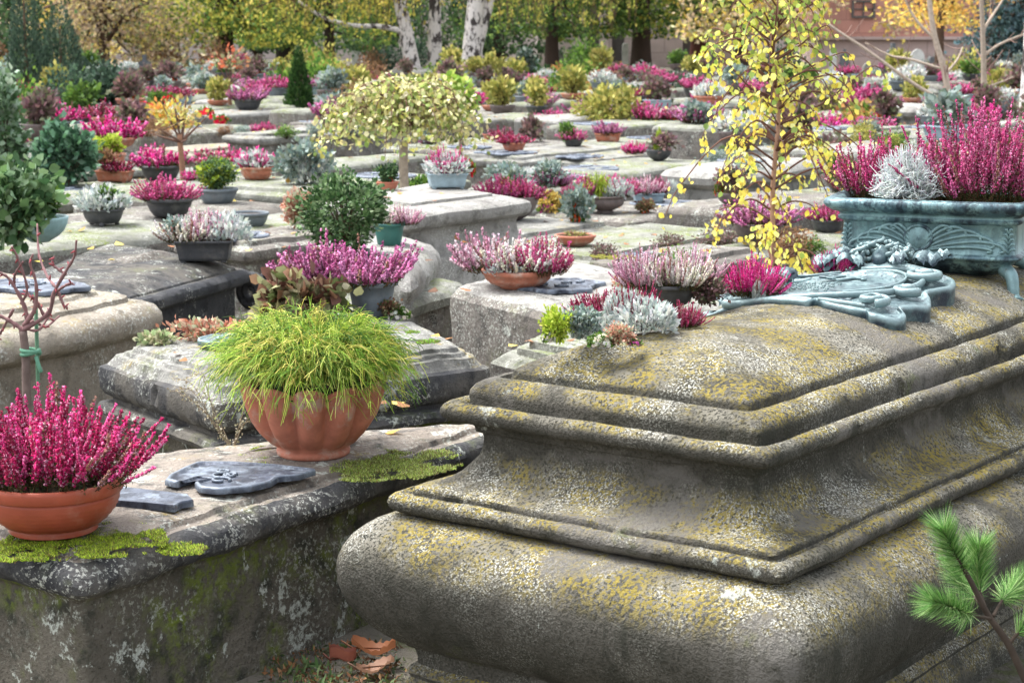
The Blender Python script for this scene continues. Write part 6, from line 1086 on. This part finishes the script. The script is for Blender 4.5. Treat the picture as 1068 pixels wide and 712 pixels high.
def hall():
    D = 70; X = lambda x: (x-CX)/F*D; o = np.array([X(650), D+2.5, 0]); t = thing('pale_hall', 'pale pinkish hall with dark doorways behind the far trees', 'building', o); x0, x1 = X(560), X(768)
    op = [(612, 624), (637, 650), (662, 672), (710, 733)]; m = MB(); xs = [x0]+[X(v) for p in op for v in p]+[x1]
    for i in range(0, len(xs), 2): box(m, np.array([(xs[i]+xs[i+1])/2, D+.2, 1.35])-o, (xs[i+1]-xs[i], .4, 2.7))
    box(m, np.array([(x0+x1)/2, D+.2, 3.4])-o, (x1-x0, .4, 1.4)); box(m, np.array([x0+.2, D+2.6, 2.05])-o, (.38, 4.4, 4.1)); box(m, np.array([x1-.2, D+2.6, 2.05])-o, (.38, 4.4, 4.1)); box(m, np.array([(x0+x1)/2, D+5, 2.05])-o, (x1-x0, .38, 4.1)); link('wall', m.mesh('wall', M['paleplaster'], False), t)
    for a, b in op: m = MB(); box(m, np.array([(X(a)+X(b))/2, D+.26, 1.3])-o, (X(b)-X(a)-.02, .08, 2.6)); link('door', m.mesh('door', M['winframe'], False), t)
    m = MB(); a = np.array; m.add([a([x0-.3, D-.5, 4.1])-o, a([x1+.3, D-.5, 4.1])-o, a([x1+.3, D+2.6, 6.4])-o, a([x0-.3, D+2.6, 6.4])-o, a([x0-.3, D+5.7, 4.1])-o, a([x1+.3, D+5.7, 4.1])-o], [[(0, 1, 2, 3), (3, 2, 5, 4)], [(0, 3, 4), (1, 5, 2)]]); link('roof', m.mesh('roof', M['tile'], False), t)
hall()
def cemetery_wall():
    t = thing('boundary_wall', 'long grey stone wall closing the churchyard behind all the trees', 'wall', (0, 84, 0)); m = MB(); box(m, (0, 0, 1.5), (110, .5, 3.0)); link('wall', m.mesh('wall', M['paleplaster'], False), t); m = MB(); box(m, (0, 0, 3.08), (110, .7, .16)); link('coping', m.mesh('coping', M['grey'], False), t)
cemetery_wall()
def headstone(px, py, wpx, hpx, mat, label, style=0, D=None):
    p = at(px, py, 0) if D is None else atd(px, D); k = p[1]/F; w, h, d = wpx*k, hpx*k, .16; t = thing('headstone', label, 'headstone', p, random.uniform(-.15, .15)); m = MB()
    if style == 0: out = [(-w/2, .12), (-w/2, h*.72)]+[(w/2*math.cos(math.pi-a), h*.72+h*.28*math.sin(a)) for a in np.linspace(.1, math.pi-.1, 11)]+[(w/2, h*.72), (w/2, .12)]
    elif style == 1: out = [(-w/2, .12), (-w/2, h*.55), (-w*.38, h*.6), (-w*.38, h*.8), (-w*.12, h*.86), (-w*.12, h), (w*.12, h), (w*.12, h*.86), (w*.38, h*.8), (w*.38, h*.6), (w/2, h*.55), (w/2, .12)]
    else: out = [(-w*.4, .12), (-w*.4, h*.95), (-w*.3, h), (w*.3, h), (w*.4, h*.95), (w*.4, .12)]
    n = len(out); V = [(x, -d/2, z) for x, z in out]+[(x, d/2, z) for x, z in out]+[(0, -d/2, h*.4), (0, d/2, h*.4)]
    m.add(V, [[(i, (i+1) % n, n+(i+1) % n, n+i) for i in range(n)], [((i+1) % n, i, 2*n) for i in range(n)]+[(n+i, n+(i+1) % n, 2*n+1) for i in range(n)]]); link('stone', m.mesh('stone', M[mat], False), t)
    m = MB(); box(m, (0, 0, .06), (w*1.15, d*1.8, .12)); link('plinth', m.mesh('plinth', M['grey'], False), t)
headstone(186, 96, 15, 26, 'whitestone', 'white round topped headstone at the upper left'); headstone(200, 94, 9, 22, 'whitestone', 'narrow pale headstone right of the white round topped one', 2); headstone(152, 98, 16, 40, 'darkstone', 'tall dark monument with stepped top left of the white headstone', 1); headstone(166, 90, 10, 30, 'grey', 'grey pillar stone between the dark monument and the white headstone', 2)
headstone(176, 88, 30, 34, 'dark', 'grey pointed monument behind the white round topped headstone', 1, 52)
headstone(384, 72, 6, 14, 'whitestone', 'small white stone under the birch bough', 2); headstone(420, 74, 8, 20, 'grey', 'grey-blue slab stone left of the leaning birch', 0); headstone(371, 72, 9, 24, 'whitestone', 'pale square pillar under the birch bough', 2); headstone(402, 78, 10, 26, 'grey', 'tall pale pillar at the left of the leaning birch', 2)
headstone(602, 72, 10, 24, 'whitestone', 'pale pillar monument before the hall, farthest left', 2); headstone(582, 74, 12, 22, 'grey', 'grey rounded monument left of the pale pillar monument', 0); headstone(652, 76, 8, 30, 'whitestone', 'slim pale pillar left of the single dark trunk', 2)
headstone(868, 84, 9, 30, 'whitestone', 'white pillar monument at the left foot of the red house', 2); headstone(880, 84, 12, 32, 'darkstone', 'dark monument beside the white pillar at the red house', 1); headstone(930, 88, 16, 42, 'darkstone', 'dark ornate monument in the middle before the red house', 1); headstone(956, 86, 14, 34, 'whitestone', 'cream house shaped tomb before the red house', 0); headstone(905, 88, 11, 22, 'grey', 'small grey stone before the red house', 0); headstone(972, 90, 10, 30, 'darkstone', 'dark slab right of the cream house shaped tomb', 2); headstone(744, 80, 14, 24, 'darkstone', 'dark blue-grey statue block right of the hall', 1)
# far hedge and underplanting along the wall
for i in range(11):
    x = -80+i*118+random.uniform(-14, 14); D = random.uniform(72, 80); k = D/F
    mb = shrub(300+i, 2.0, 1.4, 1.5+random.uniform(-.2, .7), 2400, .17, random.choice([DKG, DKG, GD, GRN['yew']]), .5, 34, clr=.3)
    link('hedge_bush', mb.mesh('hedge_bush', M['far']), None, 'dark evergreen bush in the row along the churchyard wall', 'shrub', 'evergreen bushes along the wall', None, atd(x, D))
# ------------------------------------------------------------------ fill the churchyard with further slabs, pots and bushes
LBS = set()
PLM = []
def plate_at(p, la, lb, rs):
    if not PLM:
        for sd, lo in ((11, (4, .10)), (12, (5, .12)), (13, (2, .05)), (14, (6, .08))):
            t = plate(0, 400, 0, 1, 1, 0, 'x', lo, 'slate', sd, .05); PLM.append([c.data for c in t.children])
            for c in list(t.children): bpy.data.objects.remove(c)
            bpy.data.objects.remove(t)
    t = thing('epitaph_plate', 'small dark metal epitaph plate lying flat on a bare mid distance slab', 'epitaph', p, YAW+rs.uniform(-.15, .15), 'epitaph plates on the bare slabs'); t.scale = (la, lb, .35)
    for nm, me in zip(('cast_plate', 'relief'), rs.choice(PLM)): link(nm, me, t)
def fill():
    rs = random.Random(17); rows = []
    for bi in np.arange(4, 50, .7):
        for ai in np.arange(-46, 30, .45): rows.append((ai, bi))
    rows.sort(key=lambda q: world(q[0], q[1])[1]); n = 0; cand = []
    for a, b in rows:
        c = world(a, b); d = c[1]
        if d < 9.2 or d > 47: continue
        x, y = proj(np.array([c[0], c[1], .45]))
        if x < -110 or x > 1190: continue
        w, l = rs.uniform(.56, .88), rs.uniform(1.15, 1.85)
        a2 = a+rs.uniform(-.08, .08); b2 = b+rs.uniform(-.1, .1)
        if not free(a2, b2, w+.16, l+.2): continue
        z = rs.uniform(.26, .60); far = d > 15
        if far: lb = 'weathered pale grave slab in the crowded field beyond the weeping tree'; g = 'distant grave slabs'
        else: lb = None; g = None
        cand.append((a2, b2, w, l, z, d, x, y)); OCC.append((a2-w/2, a2+w/2, b2-l/2, b2+l/2, z))
    for i, (a2, b2, w, l, z, d, x, y) in enumerate(cand):
        del i
        far = d > 15; mat = rs.choice(['pale', 'grey', 'grey', 'green', 'green', 'green', 'dark', 'dark'])
        near = min((math.hypot(o.location.x-world(a2, b2)[0], o.location.y-d), o.get('label'), tuple(o.location)) for o in NAMED)
        if far: slab(a2, b2, w, l, z, mat, 'weathered sandstone grave slab in the far crowded rows', 'distant grave slabs', rs.choice([0, 1, 1, 2]), True, rs.uniform(-.05, .05))
        else:
            ns = near[1].split(); kd = {'pale': 'pale', 'grey': 'grey', 'tan': 'tan', 'green': 'greenish', 'dark': 'dark'}[mat]; c = world(a2, b2); dn = near[0]; no = near[2]
            side = 'in front of' if c[1] < no[1]-.5 else 'behind' if c[1] > no[1]+.5 else 'left of' if c[0] < no[0] else 'right of'
            cut = next((i for i, q in enumerate(ns) if i > 3 and q in ('on', 'in', 'beside', 'behind', 'before', 'right', 'left', 'at', 'under', 'above', 'between', 'by', 'of', 'with', 'from', 'to')), len(ns))
            lb = ' '.join(['low', kd, 'grave', 'slab']+side.split()+['the']+ns[:min(cut, 8)])
            while lb in LBS: lb = lb.replace('low ', 'flat ', 1) if lb.startswith('low') else lb.replace('flat ', 'wide bare ', 1) if lb.startswith('flat') else lb.replace('wide bare', 'narrow bare', 1) if lb.startswith('wide') else lb+' too'
            LBS.add(lb); slab(a2, b2, w, l, z, mat, lb, None, rs.choice([0, 1, 2]), False, rs.uniform(-.04, .04))
    for a2, b2, w, l, z, d, x, y in cand:
        if d < 24 and rs.random() < .5 and -30 < x < 1090: plate_at(world(a2+rs.uniform(-.08, .08), b2-rs.uniform(0, .25)*l, z-.004), w*rs.uniform(.4, .6), rs.uniform(.3, .5), rs)
    for (a2, b2, w, l, z), p in SEEDS:
        q = world(a2, b2, z-.004); q = q-BD*.32*l if (q-p)@BD < 0 else q+BD*.2*l
        if q[1] < 26 and w > .55 and math.hypot(q[0]-p[0], q[1]-p[1]) > .4 and rs.random() < .8: plate_at(q, w*rs.uniform(.4, .6), rs.uniform(.35, .55), rs)
    return cand
NAMED = [o for o in COL.objects if o.get('category') in ('planter', 'flowers', 'bowl', 'shrub', 'plant', 'conifer') and o.parent is None and o.get('label')]
CAND = fill()
def scatter():
    rs = random.Random(23); kinds = [('rosy heather pot on a background grave slab', HP, [('mound:rose', 0, 0, 1.0, 1.2)]), ('magenta heather pot on a background grave slab', HP, [('mound:magenta', 0, 0, 1.0, 1.3)]), ('white and silver planted bowl on a background grave slab', PT, [('silver', 0, 0, 1.1), ('mound:white', .1, 0, .7, 1.2)]),
      ('burgundy heather pot on a background grave slab', HP, [('mound:burgundy', 0, 0, 1.0, 1.2)]), ('low green bush in a pot on a background grave slab', PT, [('leafy:mid', 0, 0, 1.1, 1.1)]), ('dusky mixed planting in a bowl on a background grave slab', PT, [('leafy:dusky', 0, 0, 1.1), ('mum:orange', .2, 0, .5)]), ('olive dwarf shrub bowl on a background grave slab', PT, [('leafy:olive', 0, 0, 1.2, 1.4)]), ('lilac heather bowl on a background grave slab', HP, [('mound:plum', 0, 0, 1.1, 1.2)]), ('blue-grey foliage bowl on a background grave slab', PT, [('leafy:blue', 0, 0, 1.1, 1.0), ('mum:pink', .2, 0, .35)])]
    used = []; n = 0
    for a, b, w, l, z, d, x, y in CAND:
        if d < 10 or (d < 17 and rs.random() < .25): continue
        for side in (.30, -.3):
            if rs.random() > (.80 if side > 0 else .5): continue
            if any(math.hypot(o.location.x-world(a, b+side*l*1.1)[0], o.location.y-world(a, b+side*l*1.1)[1]) < (.75 if d < 17 else .4) for o in NAMED): continue
            p = world(a+rs.uniform(-.15, .15), b+side*l*1.1, z); X, Y = proj(p)
            if X < -20 or X > 1090 or n > 240 or (285 < X < 342 and d < 27) or (600 < X < 670 and 20 < d < 25): continue
            lb, nm, pl = kinds[rs.choice([0, 0, 1, 2, 2, 3, 4, 4, 5, 5, 5, 6, 6, 7, 8, 8])]; kd, mt = rs.choice([('bowl', 'darkpot'), ('bowl', 'terra'), ('round', 'brownpot'), ('trough', 'bluebox'), ('bowl', 'greypot'), ('flat', 'terra')])
            pot(nm, lb, 'planter', p, rs.uniform(.26, .44)*(.75 if d < 17 else 1), kd, mt, pl, 1 if d < 15 else 2, rs.uniform(0, 3), lb.replace(' on a background grave slab', ' group among the background graves')); n += 1
    for i in range(70):
        a, b, w, l, z, d, x, y = rs.choice([c for c in CAND if 9 < c[5] < 22 and -20 < c[6] < 1090]); p = world(a+rs.choice((-.5, .5))*w, b+rs.uniform(-.5, .5)*l, z-.07); me = BM[rs.choice((0, 1, 4, 5, 6, 6))]
        o = link('creeping_plant', me[0], None, 'small creeping '+me[1].split(' among')[0].replace(' shrub', ' plant')+' spilling over a slab edge in the middle rows', 'plant', 'creeping '+me[1].split()[0]+' plants on the slab edges', None, p, rs.uniform(0, 6)); s = rs.uniform(.22, .42); o.scale = (s, s, s*rs.uniform(.5, .9))
    # shrubs standing between the far slabs
    for i in range(95):
        D = 18+36*rs.random()**.8; X = rs.uniform(-20, 1090); 
        if (D < 30 and 400 < X < 800) or (280 < X < 345 and D < 29) or (110 < X < 275 and D < 33) or (140 < X < 215 and D < 46) or (850 < X < 960 and D > 36): continue
        me = BM[i % len(BM)]; o = link('grave_shrub', me[0], None, me[1], 'shrub', me[1].replace('among', 'plants among'), None, atd(X, D), rs.uniform(0, 6)); s = rs.uniform(.7, 1.35); o.scale = (s, s, s*rs.uniform(.8, 1.3))
BM = []
for i, (c, lb, rz) in enumerate((('dusky', 'dusky purplish shrub among the far graves', .38), ('olive', 'olive yellow shrub among the far graves', .42), ('yew', 'dark green shrub among the far graves', .5), ('orange', 'orange tinted shrub among the far graves', .36), ('mid', 'fresh green shrub among the far graves', .4), ('brown', 'brown twiggy shrub among the far graves', .45), ('blue', 'blue-grey shrub among the far graves', .36))):
    BM.append((shrub(400+i, .42, .42, rz, 1100, .060, GRN[c], .4, 30, clr=.30).mesh('grave_shrub', M['far']), lb))
scatter()

def dead_leaves():
    rs = np.random.RandomState(77); mb = MB(); P = []
    for a0, a1, b0, b1, z in OCC:
        c = world((a0+a1)/2, (b0+b1)/2)
        if c[1] > 26 or c[1] < 4.6: continue
        for q in range(rs.randint(3, 12)): P.append(world(rs.uniform(a0+.16, a1-.16), rs.uniform(b0+.16, b1-.16), z+.004))
    P = np.array(P); d = rnd_dirs(len(P), rs); d[:, 2] = rs.uniform(-.05, .25, len(P)); R = frames(d); x = np.cross([0, 0, 1.], d); x /= np.linalg.norm(x, axis=1, keepdims=True)
    y = d/np.linalg.norm(d, axis=1, keepdims=True); R = np.stack([x, y, np.cross(x, y)], -1); inst(mb, LEAF6, LEAF6F, P, R, rs.uniform(.03, .06, len(P)), pick([L(190, 150, 70), L(150, 105, 65), L(215, 190, 95), L(120, 85, 60), L(175, 120, 80)], len(P), rs, .25))
    link('leaf_litter', mb.mesh('leaf_litter', M['leaf']), None, 'small dead autumn leaves scattered over the grave slabs', 'litter', None, 'stuff')
dead_leaves()
